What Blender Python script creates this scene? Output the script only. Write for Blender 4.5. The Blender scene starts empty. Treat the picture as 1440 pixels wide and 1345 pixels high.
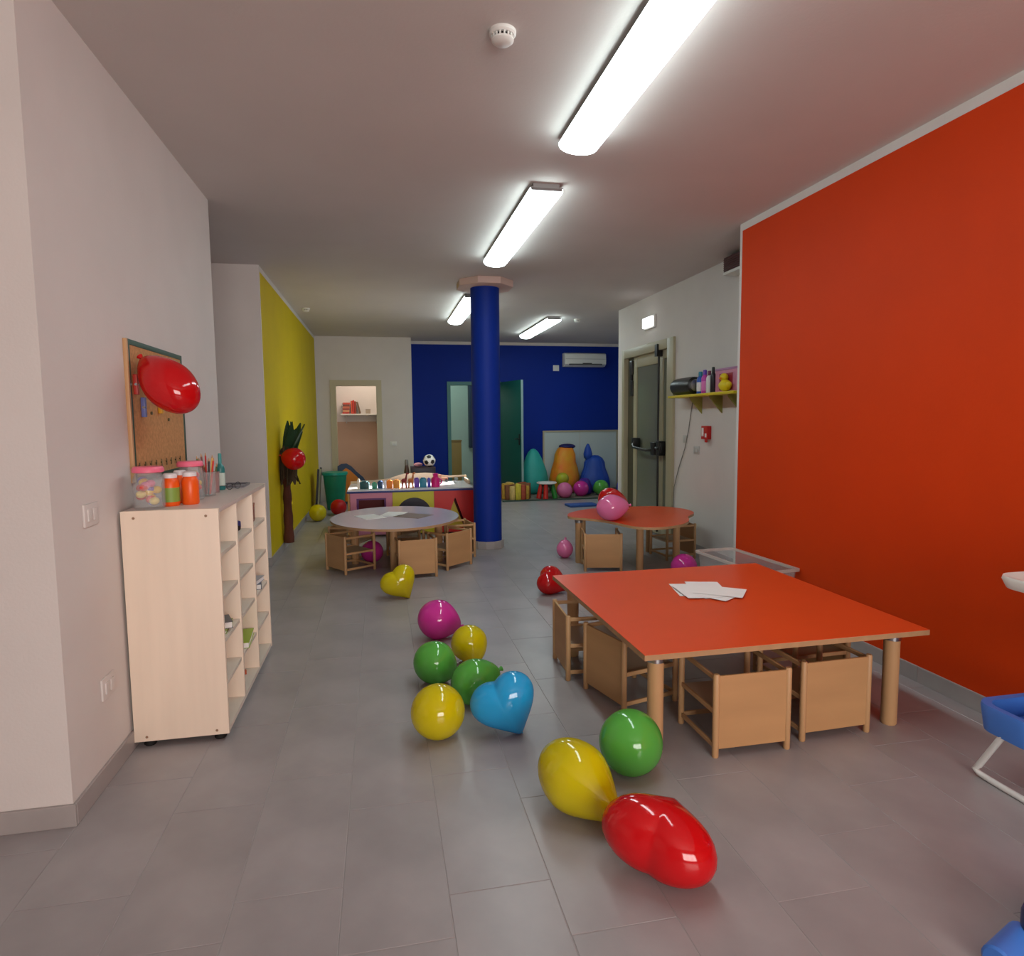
import bpy, bmesh, math, random
from mathutils import Vector, Matrix
random.seed(7)
S = bpy.context.scene
COL = S.collection
PI = math.pi
R = math.radians

# ------------------------------------------------------------------ camera
def axes():
    pitch, yaw, roll = .0897, .1996, -.0095
    cp, sp, cy, sy, cr, sr = math.cos(pitch), math.sin(pitch), math.cos(yaw), math.sin(yaw), math.cos(roll), math.sin(roll)
    right = Vector((cy, -sy, 0)); f0 = Vector((sy, cy, 0)); z = Vector((0, 0, 1))
    fwd = cp*f0 - sp*z; up = sp*f0 + cp*z
    return cr*right + sr*up, cr*up - sr*right, fwd
RX, UX, FX = axes()
cam = bpy.data.cameras.new('camera'); cam_o = bpy.data.objects.new('camera', cam); COL.objects.link(cam_o)
cam.sensor_fit = 'HORIZONTAL'; cam.sensor_width = 36; cam.lens = 903.84/1440*36; cam.clip_start = .02; cam.clip_end = 100
m3 = Matrix((RX, UX, -FX)).transposed()
cam_o.matrix_world = Matrix.Translation((0, 0, 1.4)) @ m3.to_4x4()
S.camera = cam_o

# ------------------------------------------------------------------ world, exposure, lamps
S.view_settings.view_transform = 'Standard'
S.view_settings.look = 'None'
S.view_settings.exposure = 0.62
S.view_settings.gamma = 1.0
S.view_settings.use_curve_mapping = False
w = bpy.data.worlds.new('sky'); S.world = w; w.use_nodes = True
w.node_tree.nodes['Background'].inputs[0].default_value = (.75, .85, 1, 1)
w.node_tree.nodes['Background'].inputs[1].default_value = .6
TUBE = 9.5            # emission of the tube diffusers
def area(name, loc, rot, sx, sy, power, color):
    l = bpy.data.lights.new(name, 'AREA'); l.shape = 'RECTANGLE'; l.size = sx; l.size_y = sy; l.energy = power; l.color = color
    o = bpy.data.objects.new(name, l); COL.objects.link(o); o.location = loc; o.rotation_euler = rot; return o
# daylight coming in through the window behind the camera
area('window_daylight', (1.0, -3.25, 1.35), (R(90), 0, 0), 2.8, 1.7, 125, (1, .93, .86))
# added spot lamp making the glare on the play counter, through an assumed window
sb = bpy.data.lights.new('counter_glare_spot', 'SPOT'); sb.energy = 48000; sb.color = (1, .97, .92); sb.spot_size = R(4.4); sb.spot_blend = .8; sb.shadow_soft_size = .08
sbo = bpy.data.objects.new('counter_glare_spot', sb); COL.objects.link(sbo); sbo.location = (6.9, 10.9, 2.3)
sbo.rotation_euler = (Vector((.36, 8.42, .57))-Vector(sbo.location)).to_track_quat('-Z', 'Y').to_euler()
# lamps of the two rooms behind the far doorways
def point(name, loc, power, color, r=.12):
    l = bpy.data.lights.new(name, 'POINT'); l.energy = power; l.color = color; l.shadow_soft_size = r
    o = bpy.data.objects.new(name, l); COL.objects.link(o); o.location = loc; return o
point('store_room_bulb', (-.2, 12.3, 2.6), 13, (1, .86, .7))
point('side_room_bulb', (1.2, 13.3, 2.6), 9, (.8, 1, .93))

# ------------------------------------------------------------------ materials
def lin(c):
    return tuple((x/255/12.92 if x/255 <= .04045 else ((x/255+.055)/1.055)**2.4) for x in c)
MATS = {}
def mat(name, rgb, rough=.5, spec=.5, vary=0., scale=8, bump=0., bscale=60, metal=0., trans=0., coat=0., stretch=None, rnd=0., emit=0., transl=0., rgb2=None):
    if name in MATS: return MATS[name]
    m = bpy.data.materials.new(name); m.use_nodes = True; nt = m.node_tree; N = nt.nodes; L = nt.links
    b = N['Principled BSDF']; out = N['Material Output']
    c = lin(rgb)
    b.inputs['Base Color'].default_value = (*c, 1); b.inputs['Roughness'].default_value = rough
    b.inputs['Specular IOR Level'].default_value = spec; b.inputs['Metallic'].default_value = metal
    b.inputs['Transmission Weight'].default_value = trans; b.inputs['Coat Weight'].default_value = coat
    b.inputs['Coat Roughness'].default_value = .05
    if emit:
        b.inputs['Emission Color'].default_value = (*c, 1); b.inputs['Emission Strength'].default_value = emit
    if vary or bump:
        tc = N.new('ShaderNodeTexCoord'); mp = N.new('ShaderNodeMapping'); L.new(tc.outputs['Object'], mp.inputs[0])
        if stretch: mp.inputs['Scale'].default_value = stretch
    if vary:
        n = N.new('ShaderNodeTexNoise'); n.inputs['Scale'].default_value = scale; n.inputs['Detail'].default_value = 5
        L.new(mp.outputs[0], n.inputs['Vector'])
        r = N.new('ShaderNodeValToRGB'); L.new(n.outputs[0], r.inputs[0])
        c2 = lin(rgb2) if rgb2 else tuple(x*(1-vary) for x in c)
        c1 = c if rgb2 else tuple(min(1, x*(1+vary*.6)) for x in c)
        r.color_ramp.elements[0].position = .3; r.color_ramp.elements[1].position = .7
        r.color_ramp.elements[0].color = (*c2, 1); r.color_ramp.elements[1].color = (*c1, 1)
        src = r.outputs[0]
        if rnd:
            oi = N.new('ShaderNodeObjectInfo'); mr = N.new('ShaderNodeMapRange'); L.new(oi.outputs['Random'], mr.inputs[0])
            mr.inputs[3].default_value = 1-rnd; mr.inputs[4].default_value = 1+rnd
            mx = N.new('ShaderNodeVectorMath'); mx.operation = 'SCALE'; L.new(src, mx.inputs[0]); L.new(mr.outputs[0], mx.inputs['Scale'])
            src = mx.outputs[0]
        L.new(src, b.inputs['Base Color'])
    if bump:
        n2 = N.new('ShaderNodeTexNoise'); n2.inputs['Scale'].default_value = bscale; n2.inputs['Detail'].default_value = 3
        L.new(mp.outputs[0], n2.inputs['Vector'])
        bp = N.new('ShaderNodeBump'); bp.inputs['Strength'].default_value = bump; bp.inputs['Distance'].default_value = .005
        L.new(n2.outputs[0], bp.inputs['Height']); L.new(bp.outputs[0], b.inputs['Normal'])
    if transl:
        t = N.new('ShaderNodeBsdfTranslucent'); t.inputs[0].default_value = (*c, 1)
        ms = N.new('ShaderNodeMixShader'); ms.inputs[0].default_value = transl
        L.new(b.outputs[0], ms.inputs[1]); L.new(t.outputs[0], ms.inputs[2]); L.new(ms.outputs[0], out.inputs[0])
    MATS[name] = m
    return m
def clear_mat(name, rgb, alpha, rough=.08):
    m = bpy.data.materials.new(name); m.use_nodes = True; nt = m.node_tree; N = nt.nodes; L = nt.links
    b = N['Principled BSDF']; b.inputs['Base Color'].default_value = (*lin(rgb), 1); b.inputs['Roughness'].default_value = rough
    t = N.new('ShaderNodeBsdfTransparent'); t.inputs[0].default_value = (.96, .97, .97, 1)
    ms = N.new('ShaderNodeMixShader'); ms.inputs[0].default_value = alpha
    L.new(t.outputs[0], ms.inputs[1]); L.new(b.outputs[0], ms.inputs[2]); L.new(ms.outputs[0], N['Material Output'].inputs[0])
    return m

WHITE = mat('white_paint', (214, 208, 204), .65, .3, .03, 3, .12, 90)
CEIL = mat('ceiling_paint', (206, 200, 196), .8, .2, .03, 2, .1, 80)
ORANGE = mat('orange_paint', (208, 60, 4), .6, .2, .05, 2, .1, 90)
YELLOW = mat('yellow_paint', (208, 184, 0), .6, .2, .05, 2, .1, 90)
BLUE = mat('blue_paint', (0, 42, 142), .6, .2, .06, 2, .1, 90)
COLBLUE = mat('column_blue_paint', (8, 46, 146), .55, .2, .05, 2, .08, 90)
PINKWALL = mat('beige_pink_paint', (190, 160, 138), .6, .3, .04, 3)
GREENW = mat('pale_green_paint', (190, 214, 204), .6, .3, .04, 3)
TILE = mat('grey_porcelain_tile', (156, 151, 152), .33, .45, .16, 3.2, .05, 35, rnd=.035)
GROUT = mat('grout', (160, 156, 156), .8, .2)
BASE = mat('baseboard_tile', (160, 154, 152), .4, .45, .1, 5)
BEECH = mat('beech_wood', (196, 154, 110), .45, .4, .13, 5, .03, 40, stretch=(1, 1, .12))
BEECHP = mat('beech_ply', (190, 146, 100), .5, .35, .12, 6, .03, 40, stretch=(.2, 1, 1))
BIRCH = mat('pale_birch_seat', (196, 176, 150), .45, .4, .08, 6, stretch=(.2, 1, 1))
REDTOP = mat('orange_red_laminate', (222, 78, 30), .33, .45, .04, 3)
EDGE = mat('beech_edge', (180, 142, 104), .5, .35, .1, 20)
LILAC = mat('pale_lilac_laminate', (196, 186, 202), .2, .5, .03, 3)
CREAM = mat('cream_laminate', (240, 222, 202), .45, .4, .05, 4, stretch=(4, 4, .3))
CREAMIN = mat('cream_laminate_shelf', (214, 204, 190), .45, .4, .04, 4)
METAL = mat('brushed_metal', (170, 170, 172), .3, .5, metal=1)
BLACK = mat('black_plastic', (16, 16, 18), .35, .5)
DARK = mat('dark_rubber', (24, 22, 22), .7, .3)
OFFW = mat('offwhite_plastic', (225, 225, 220), .4, .45)
PAPER = mat('white_paper', (236, 234, 232), .8, .2, .02, 10)
TEAL = mat('teal_enamel', (20, 92, 84), .4, .45, .05, 4)
FRAMEB = mat('beige_door_enamel', (168, 160, 132), .4, .45, .03, 4)
CLEAR = clear_mat('clear_plastic', (225, 228, 230), .16)
GLASS = clear_mat('smoky_door_glass', (126, 128, 112), .8)
def latex(name, rgb):
    return mat('latex_'+name, rgb, .09, .55, 0, coat=.3, transl=.28)

# ------------------------------------------------------------------ mesh helpers
class MB:
    def __init__(s): s.bm = bmesh.new(); s.mi = 0
    def _mark(s, n0):
        s.bm.faces.ensure_lookup_table()
        for f in list(s.bm.faces)[n0:]: f.material_index = s.mi
    def poly(s, verts, faces, M=None):
        n0 = len(s.bm.faces)
        vs = [s.bm.verts.new(M @ Vector(v) if M else Vector(v)) for v in verts]
        for f in faces:
            try: s.bm.faces.new([vs[i] for i in f])
            except ValueError: pass
        s._mark(n0); return s
    def box(s, a, b, M=None):
        x0, y0, z0 = a; x1, y1, z1 = b
        return s.poly([(x0,y0,z0),(x1,y0,z0),(x1,y1,z0),(x0,y1,z0),(x0,y0,z1),(x1,y0,z1),(x1,y1,z1),(x0,y1,z1)],
                      [(0,3,2,1),(4,5,6,7),(0,1,5,4),(1,2,6,5),(2,3,7,6),(3,0,4,7)], M)
    def lathe(s, prof, M=None, seg=24, sx=1, sy=1):
        v = []; f = []; rings = []
        for r, z in prof:
            if r < 1e-6: rings.append([len(v)]); v.append((0, 0, z))
            else:
                rings.append(list(range(len(v), len(v)+seg)))
                v += [(r*math.cos(2*PI*k/seg)*sx, r*math.sin(2*PI*k/seg)*sy, z) for k in range(seg)]
        for A, B in zip(rings, rings[1:]):
            if len(A) == 1 and len(B) == 1: continue
            for k in range(seg):
                k2 = (k+1) % seg
                if len(A) == 1: f.append((A[0], B[k2], B[k]))
                elif len(B) == 1: f.append((A[k], A[k2], B[0]))
                else: f.append((A[k], A[k2], B[k2], B[k]))
        if len(rings[0]) > 1: f.append(tuple(reversed(rings[0])))
        if len(rings[-1]) > 1: f.append(tuple(rings[-1]))
        return s.poly(v, f, M)
    def cyl(s, p0, p1, r, r1=None, seg=12):
        p0, p1 = Vector(p0), Vector(p1); d = p1-p0
        M = Matrix.Translation(p0) @ d.to_track_quat('Z', 'Y').to_matrix().to_4x4()
        return s.lathe([(r, 0), (r if r1 is None else r1, d.length)], M, seg)
    def tube(s, pts, r, seg=8):
        pts = [Vector(p) for p in pts]; v = []; f = []
        t0 = None
        for i, p in enumerate(pts):
            d = (pts[min(i+1, len(pts)-1)] - pts[max(i-1, 0)]).normalized()
            if t0 is None:
                a = Vector((0, 0, 1)) if abs(d.z) < .9 else Vector((1, 0, 0))
                n = d.cross(a).normalized()
            else:
                n = (n - d*n.dot(d)).normalized()
            t0 = d; b = d.cross(n)
            v += [p + (n*math.cos(2*PI*k/seg) + b*math.sin(2*PI*k/seg))*r for k in range(seg)]
        for i in range(len(pts)-1):
            for k in range(seg):
                k2 = (k+1) % seg
                f.append((i*seg+k, i*seg+k2, (i+1)*seg+k2, (i+1)*seg+k))
        f.append(tuple(range(seg-1, -1, -1))); f.append(tuple((len(pts)-1)*seg+k for k in range(seg)))
        return s.poly(v, f)
    def prism(s, pts, z0, z1, M=None):
        n = len(pts)
        return s.poly([(x, y, z0) for x, y in pts]+[(x, y, z1) for x, y in pts],
                      [tuple(range(n-1, -1, -1)), tuple(range(n, 2*n))]+[(i, (i+1) % n, n+(i+1) % n, n+i) for i in range(n)], M)
    def frame(s, outer, inner, z0, z1, M=None):
        """prism with a hole; outer and inner outlines of equal length"""
        n = len(outer)
        v = [(x,y,z0) for x,y in outer]+[(x,y,z0) for x,y in inner]+[(x,y,z1) for x,y in outer]+[(x,y,z1) for x,y in inner]
        f = []
        for i in range(n):
            j = (i+1) % n
            f += [(i, n+i, n+j, j), (2*n+i, 2*n+j, 3*n+j, 3*n+i), (i, j, 2*n+j, 2*n+i), (n+i, 3*n+i, 3*n+j, n+j)]
        return s.poly(v, f, M)
    def ball(s, c, rx, ry=None, rz=None, seg=20, ring=12, M=None):
        ry = ry or rx; rz = rz or rx
        T = Matrix.Translation(c) @ Matrix.Diagonal((rx, ry, rz, 1))
        if M: T = M @ T
        return s.lathe([(math.sin(PI*k/ring), -math.cos(PI*k/ring)) for k in range(ring+1)], T, seg)
    def mesh(s, name, mats, bevel=0, smooth=True, ang=40, segs=2):
        bmesh.ops.recalc_face_normals(s.bm, faces=s.bm.faces)
        if bevel:
            es = [e for e in s.bm.edges if len(e.link_faces) == 2 and e.calc_face_angle(0) > R(50)]
            bmesh.ops.bevel(s.bm, geom=es, offset=bevel, segments=segs, affect='EDGES', profile=.6)
        me = bpy.data.meshes.new(name); s.bm.to_mesh(me); s.bm.free()
        for m in (mats if isinstance(mats, (list, tuple)) else [mats]): me.materials.append(m)
        if smooth:
            me.polygons.foreach_set('use_smooth', [True]*len(me.polygons)); me.set_sharp_from_angle(angle=R(ang))
        return me
    def build(s, name, mats, parent=None, bevel=0, **k):
        return link(name, s.mesh(name, mats, bevel, **k), parent)
def link(name, me, parent=None):
    o = bpy.data.objects.new(name, me); COL.objects.link(o)
    if parent is not None: o.parent = parent
    return o
def tag(o, label=None, cat=None, group=None, kind=None):
    if label: o['label'] = label
    if cat: o['category'] = cat
    if group: o['group'] = group
    if kind: o['kind'] = kind
    return o
def empty(name, loc, rz=0, label=None, cat=None, group=None):
    o = bpy.data.objects.new(name, None); COL.objects.link(o); o.location = loc; o.rotation_euler.z = rz; o.empty_display_size = .1
    return tag(o, label, cat, group)
def struct(name, mb, mats, **k):
    return tag(mb.build(name, mats, **k), kind='structure')
def copy_tree(o, parent=None):
    c = o.copy(); COL.objects.link(c)
    if parent is not None: c.parent = parent
    for ch in list(o.children): copy_tree(ch, c)
    return c
def B(a, b): return MB().box(a, b)

# ------------------------------------------------------------------ room shell
H = 2.88
fl = struct('floor', B((-4.2, -3.4, -.12), (6.4, 15, -.0016)), GROUT, smooth=False)
TW, TL = .31, .652
def tile_mesh(name, L):
    g = .0009; c = .0016
    a, b = TW/2-g, L/2-g
    mb = MB()
    mb.poly([(-a,-b,-.0016),(a,-b,-.0016),(a,b,-.0016),(-a,b,-.0016),(-a+c,-b+c,0),(a-c,-b+c,0),(a-c,b-c,0),(-a+c,b-c,0)],
            [(4,5,6,7),(0,1,5,4),(1,2,6,5),(2,3,7,6),(3,0,4,7)])
    return mb.mesh(name, TILE, smooth=False)
tm = tile_mesh('floor_tile', TL)
offs = {-4: 1.99-TL, -3: 1.745, -2: 1.89, -1: 1.63, 0: 1.79, 1: 1.57}
cands = []
for i in range(-13, 20):
    xc = (i+.5)*TW + .16
    o0 = offs.get(i, 1.5 + ((i*37) % 11)/11*TL)
    for j in range(-8, 21):
        yc = o0 + (j+.5)*TL
        if yc < -3.1 or yc > 14.5: continue
        if xc < -1.24 and not (yc < 2.72 or 4.5 < yc < 6.8): continue
        if xc > 2.9 and yc < 4.4: continue
        if xc > 3.38 and yc < 8.2: continue
        d = Vector((xc, yc, -1.4)); dz = d.dot(FX)
        vis = dz > .8 and abs(d.dot(RX)/dz) < .86 and abs(d.dot(UX)/dz) < .86 and yc < 10
        cands.append((0 if vis else 1, dz if vis else 0, xc, yc))
cands.sort()
rest = MB()
np_ = 0
for vis, dz, xc, yc in cands:
    if vis == 0 and np_ < 295:
        o = link('floor_tile', tm, fl); o.location = (xc, yc, 0); np_ += 1
    else:
        a, b = TW/2-.003, TL/2-.003
        rest.poly([(xc-a,yc-b,0),(xc+a,yc-b,0),(xc+a,yc+b,0),(xc-a,yc+b,0),(xc-a,yc-b,-.0016),(xc+a,yc-b,-.0016),(xc+a,yc+b,-.0016),(xc-a,yc+b,-.0016)],
                  [(0,1,2,3),(4,5,1,0),(5,6,2,1),(6,7,3,2),(7,4,0,3)])
tag(rest.build('floor_tile_field', TILE, fl, smooth=False), kind='stuff')

struct('ceiling', B((-4.2, -3.4, H), (6.4, 15, H+.1)), CEIL, smooth=False)
XL, XO, XW = -1.09, 2.75, 3.23
struct('wall_left', B((-4.2, 2.40, 0), (XL, 4.74, H)), WHITE, smooth=False)
mb = B((-4.2, 6.55, 0), (XL, 11.7, H)); mb.mi = 1
mb.box((XL-.001, 6.59, .08), (XL+.002, 11.65, H-.055))
struct('wall_left_far', mb, [WHITE, YELLOW], smooth=False)
struct('wall_left_passage_end', B((-4.2, 4.74, 0), (-4.1, 6.55, H)), WHITE, smooth=False)
# white wall with the store room doorway
mb = B((-1.3, 11.7, 0), (-.78, 11.84, H)); mb.box((-.05, 11.7, 0), (.56, 11.84, H)); mb.box((-.78, 11.7, 2.05), (-.05, 11.84, H)); mb.box((.44, 11.84, 0), (.56, 13.3, H))
struct('wall_back_white', mb, WHITE, smooth=False)
mb = B((-1.42, 13.1, 0), (.44, 13.2, H)); mb.box((-1.42, 11.84, 0), (-1.3, 13.1, H)); mb.mi = 1; mb.box((-1.3, 13.096, 0), (.44, 13.101, 1.40))
struct('wall_store_room', mb, [WHITE, PINKWALL], smooth=False)
# blue wall with the teal doorway
mb = MB(); mb.mi = 1
for a, b in [((.56, 0), (1.28, H)), ((2.22, 0), (6.4, H)), ((1.28, 2.09), (2.22, H))]:
    mb.mi = 0; mb.box((a[0], 12.202, a[1]), (b[0], 12.34, b[1]))
    mb.mi = 1; mb.box((a[0], 12.2, max(a[1], .08)), (b[0], 12.206, min(b[1], H-.055)))
    if b[1] > 2.5: mb.mi = 0; mb.box((a[0], 12.199, H-.056), (b[0], 12.206, b[1]))
struct('wall_back_blue', mb, [WHITE, BLUE], smooth=False)
mb = B((.56, 14.4, 0), (3.2, 14.5, H)); mb.box((3.1, 12.34, 0), (3.2, 14.4, H)); mb.box((.56, 13.3, 0), (.66, 14.4, H))
struct('wall_side_room', mb, GREENW, smooth=False)
mb = B((6.3, 8.49, 0), (6.4, 9.6, H)); mb.box((6.3, 11.4, 0), (6.4, 12.2, H)); mb.box((6.3, 9.6, 0), (6.4, 11.4, .9)); mb.box((6.3, 9.6, 2.3), (6.4, 11.4, H))
struct('wall_far_right', mb, WHITE, smooth=False)
mb = MB()
for y in (9.63, 10.5, 11.37): mb.box((6.32, y-.03, .9), (6.38, y+.03, 2.3))
mb.box((6.32, 9.66, .9), (6.38, 11.34, .96)); mb.box((6.32, 9.66, 2.24), (6.38, 11.34, 2.3))
struct('assumed_window', mb, OFFW)  # unseen window, added as the opening for the counter glare spot
# right white wall with the exit door
mb = B((XW, 4.64, 0), (XW+.15, 6.79, H)); mb.box((XW, 8.23, 0), (XW+.15, 8.49, H)); mb.box((XW, 6.79, 2.25), (XW+.15, 8.23, H)); mb.box((XW+.15, 8.37, 0), (6.3, 8.49, H))
struct('wall_right_far', mb, WHITE, smooth=False)
struct('wall_porch', B((4.5, 4.64, 0), (4.6, 8.37, H)), WHITE, smooth=False)
mb = B((XO, -3.4, 0), (XW+1.4, 4.64, H)); mb.mi = 1; mb.box((XO-.002, -3.3, .085), (XO+.001, 4.605, H-.055))
struct('wall_right', mb, [WHITE, ORANGE], smooth=False)
mb = B((-4.2, -3.2, 0), (-.4, -3.05, H)); mb.box((2.4, -3.2, 0), (XO, -3.05, H)); mb.box((-.4, -3.2, 0), (2.4, -3.05, .5)); mb.box((-.4, -3.2, 2.2), (2.4, -3.05, H))
struct('wall_rear', mb, WHITE, smooth=False)
mb = MB()
for x in (-.37, .54, 1.46, 2.37): mb.box((x-.03, -3.15, .5), (x+.03, -3.09, 2.2))
mb.box((-.34, -3.15, .5), (2.34, -3.09, .56)); mb.box((-.34, -3.15, 2.14), (2.34, -3.09, 2.2))
struct('window_1', mb, OFFW)
struct('wall_left_rear', B((-4.2, -3.2, 0), (-4.1, 2.4, H)), WHITE, smooth=False)

# baseboards: one skirting tile after the other
def baseboard(name, p0, p1, n, h=.08, t=.012):
    """p0 to p1 along the wall foot, n the direction into the room"""
    p0, p1 = Vector(p0), Vector(p1); d = p1-p0; L = d.length; d.normalize(); n = Vector(n)
    root = empty(name, (p0.x, p0.y, 0)); root['kind'] = 'structure'
    k = max(1, round(L/.62)); tl = L/k
    M = Matrix(((d.x, n.x, 0, 0), (d.y, n.y, 0, 0), (0, 0, 1, 0), (0, 0, 0, 1)))
    me = MB().box((.001, 0, 0), (tl-.001, t, h), M).mesh('baseboard_tile', BASE, bevel=.0015, segs=1, smooth=False)
    for i in range(k):
        o = link('baseboard_tile', me, root); o.location = (d*(tl*i)).to_3d()
    return root
baseboard('baseboard_left_front', (-3.4, 2.4), (XL+.012, 2.4), (0, -1, 0))
baseboard('baseboard_left', (XL, 2.4), (XL, 4.74), (1, 0, 0))
baseboard('baseboard_left_passage', (-2.6, 6.55), (XL+.012, 6.55), (0, -1, 0))
baseboard('baseboard_left_far', (XL, 6.55), (XL, 11.688), (1, 0, 0))
baseboard('baseboard_back_white', (-.05+.07, 11.7), (.56, 11.7), (0, -1, 0))
baseboard('baseboard_back_blue', (2.32, 12.2), (6.2, 12.2), (0, -1, 0))
baseboard('baseboard_right', (XO, -1.5), (XO, 4.64), (-1, 0, 0), h=.085)
baseboard('baseboard_right_far', (XW, 4.8), (XW, 6.74), (-1, 0, 0))

# blue column
t = empty('column', (1.13, 6.97, 0)); t['kind'] = 'structure'
t['label'] = 'round blue painted column standing between the tables'
MB().lathe([(.155, .07), (.155, 2.83)], seg=40).build('shaft', COLBLUE, t)
oct8 = [(.31*math.cos(PI/8+k*PI/4), .33*math.sin(PI/8+k*PI/4)) for k in range(8)]
MB().prism(oct8, H-.07, H).build('capital_plate', mat('capital_paint', (206, 180, 170), .7), t, bevel=.006)
me = MB().box((-.046, .158, 0), (.046, .174, .085)).mesh('base_tile', BASE, bevel=.002, segs=1)
for k in range(12):
    o = link('base_tile', me, t); o.rotation_euler.z = k*PI/6

# ------------------------------------------------------------------ ceiling fixtures
DIFF = mat('lit_diffuser', (236, 255, 255), .4, emit=TUBE)
def tube_light(x, y0, y1, label):
    L = y1-y0; W = .21
    r = empty('ceiling_light', (x, (y0+y1)/2, H), 0, label, 'light', 'tube lights on the ceiling')
    B((-W/2-.0005, -L/2, -.031), (W/2+.0005, L/2, -.026)).box((-W/2+.02, -L/2+.01, -.026), (W/2-.02, L/2-.01, 0)).build('housing', mat('housing_grey', (150, 150, 150), .5), r)
    n = 10; prof = [(-W/2, -.028), (-W/2, -.05)] + [(-W/2*math.cos(PI*k/n)*.98, -.05-.038*math.sin(PI*k/n)) for k in range(1, n)] + [(W/2, -.05), (W/2, -.028)]
    M = Matrix(((1, 0, 0, 0), (0, 0, 1, 0), (0, 1, 0, 0), (0, 0, 0, 1)))
    MB().prism(prof, -L/2+.008, L/2-.008, M).build('diffuser', DIFF, r)
    for s in (-1, 1):
        B((-W/2+.004, min(s*L/2, s*(L/2-.012)), -.046), (W/2-.004, max(s*L/2, s*(L/2-.012)), -.030)).build('end_cap', mat('end_cap_plastic', (120, 116, 116), .4), r)
tube_light(1.06, 1.52, 3.40, 'nearest lit tube light, running out of the top of the picture')
tube_light(1.06, 4.05, 5.93, 'second lit tube light, just in front of the blue column')
tube_light(1.10, 7.62, 9.50, 'lit tube light partly hidden behind the blue column')
tube_light(2.48, 9.08, 10.96, 'farthest lit tube light, to the right of the blue column')
def detector(loc, label):
    r = empty('smoke_detector', loc, 0, label, 'smoke detector')
    MB().lathe([(.052, 0), (.052, -.012), (.046, -.018)], seg=28).build('base', OFFW, r)
    mb = MB(); mb.lathe([(.030, -.046), (.043, -.036), (.043, -.030), (.036, -.028)], seg=28)
    for k in range(16):
        a = k*PI/8; mb.box((.036, -.003, -.03), (.043, .003, -.016), Matrix.Rotation(a, 4, 'Z'))
    mb.build('head', OFFW, r)
    MB().lathe([(.035, -.034), (.035, -.014)], seg=20).build('sensing_chamber', BLACK, r)
    return r
detector((.495, 2.55, H), 'white round smoke detector on the ceiling left of the nearest light')
detector((2.89, 9.3, H), 'small far smoke detector beside the farthest ceiling light')
detector((-.92, 8.9, H), 'small far smoke detector close to the yellow wall top')

# ------------------------------------------------------------------ doors
def dframe(name, x0, x1, y, z, wd, m, depth=.16, out=.02, parent=None):
    """frame in a wall facing -Y"""
    mb = MB()
    mb.box((x0-wd, y-out, 0), (x0+.02, y+depth, z+wd)); mb.box((x1-.02, y-out, 0), (x1+wd, y+depth, z+wd)); mb.box((x0+.02, y-out, z-.02), (x1-.02, y+depth, z+wd))
    return mb.build(name, m, parent)
d3 = empty('door_3', (-.415, 11.7, 0)); d3['kind'] = 'structure'
o = dframe('door_frame', -.365, .365, 0, 2.05, .075, mat('pale_door_frame', (186, 178, 150), .45), parent=d3)
d2 = empty('door_2', (1.75, 12.2, 0)); d2['kind'] = 'structure'
dframe('door_frame', -.47, .47, 0, 2.09, .045, mat('teal_frame', (52, 118, 118), .4), parent=d2)
# open teal leaf hinged on the right jamb, swung into the room
leaf = B((0, -.02, .01), (.86, .02, 2.12)).build('door_leaf', TEAL, d2, bevel=.002); leaf.location = (.49, -.03, 0); leaf.rotation_euler.z = R(-73)
B((.86, -.021, .01), (.868, .021, 2.12)).build('edge_strip', mat('pale_edge_strip', (140, 168, 166), .35), leaf)
mb = MB(); mb.box((.77, -.03, .95), (.81, .03, 1.15)); mb.cyl((.79, -.06, 1.06), (.79, .06, 1.06), .011); mb.box((.68, -.068, 1.05), (.80, -.05, 1.072)); mb.box((.68, .05, 1.05), (.80, .068, 1.072))
mb.build('door_handle', BLACK, leaf, bevel=.003)
# exit door in the right wall
d1 = empty('door_1', (XW, 7.51, 0)); d1['kind'] = 'structure'
mb = MB()
for y0, y1, z0, z1 in [(-.78, -.62, 0, 2.31), (.69, .77, 0, 2.31), (-.62, .69, 2.2, 2.31)]: mb.box((-.03, y0, z0), (.12, y1, z1))
mb.build('door_frame', FRAMEB, d1, bevel=.004)
lf = MB()
for y0, y1, z0, z1 in [(-.36, -.29, .01, 2.2), (.38, .48, .01, 2.2), (-.29, .38, 2.06, 2.2), (-.29, .38, .01, .16)]: lf.box((.02, y0, z0), (.065, y1, z1))
lf = lf.build('door_leaf', FRAMEB, d1, bevel=.003)
B((.035, -.29, .16), (.045, .38, 2.06)).build('glass_pane', GLASS, lf)
ln = MB()
for y0, y1, z0, z1 in [(-.62, -.59, .01, 2.2), (-.41, -.365, .01, 2.2), (-.59, -.41, 2.1, 2.2), (-.59, -.41, .01, .12)]: ln.box((.02, y0, z0), (.065, y1, z1))
ln = ln.build('door_leaf', FRAMEB, d1, bevel=.003)
B((.035, -.59, .12), (.045, -.41, 2.1)).build('glass_pane', GLASS, ln)
mb = MB(); mb.cyl((-.012, -.365, .05), (-.012, -.365, 2.24), .013); mb.box((-.05, -.40, 2.13), (.02, -.33, 2.27)); mb.build('bolt_rod', BLACK, d1)
mb = MB(); mb.box((-.07, .25, 1.03), (.02, .33, 1.16)); mb.box((-.07, -.37, .97), (.02, -.27, 1.12)); mb.tube([(-.05, .29, 1.10), (-.075, .26, 1.07), (-.085, .2, 1.04), (-.085, -.2, 1.02), (-.06, -.3, 1.03)], .017)
mb.build('push_bar', BLACK, d1, bevel=.006)
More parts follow.
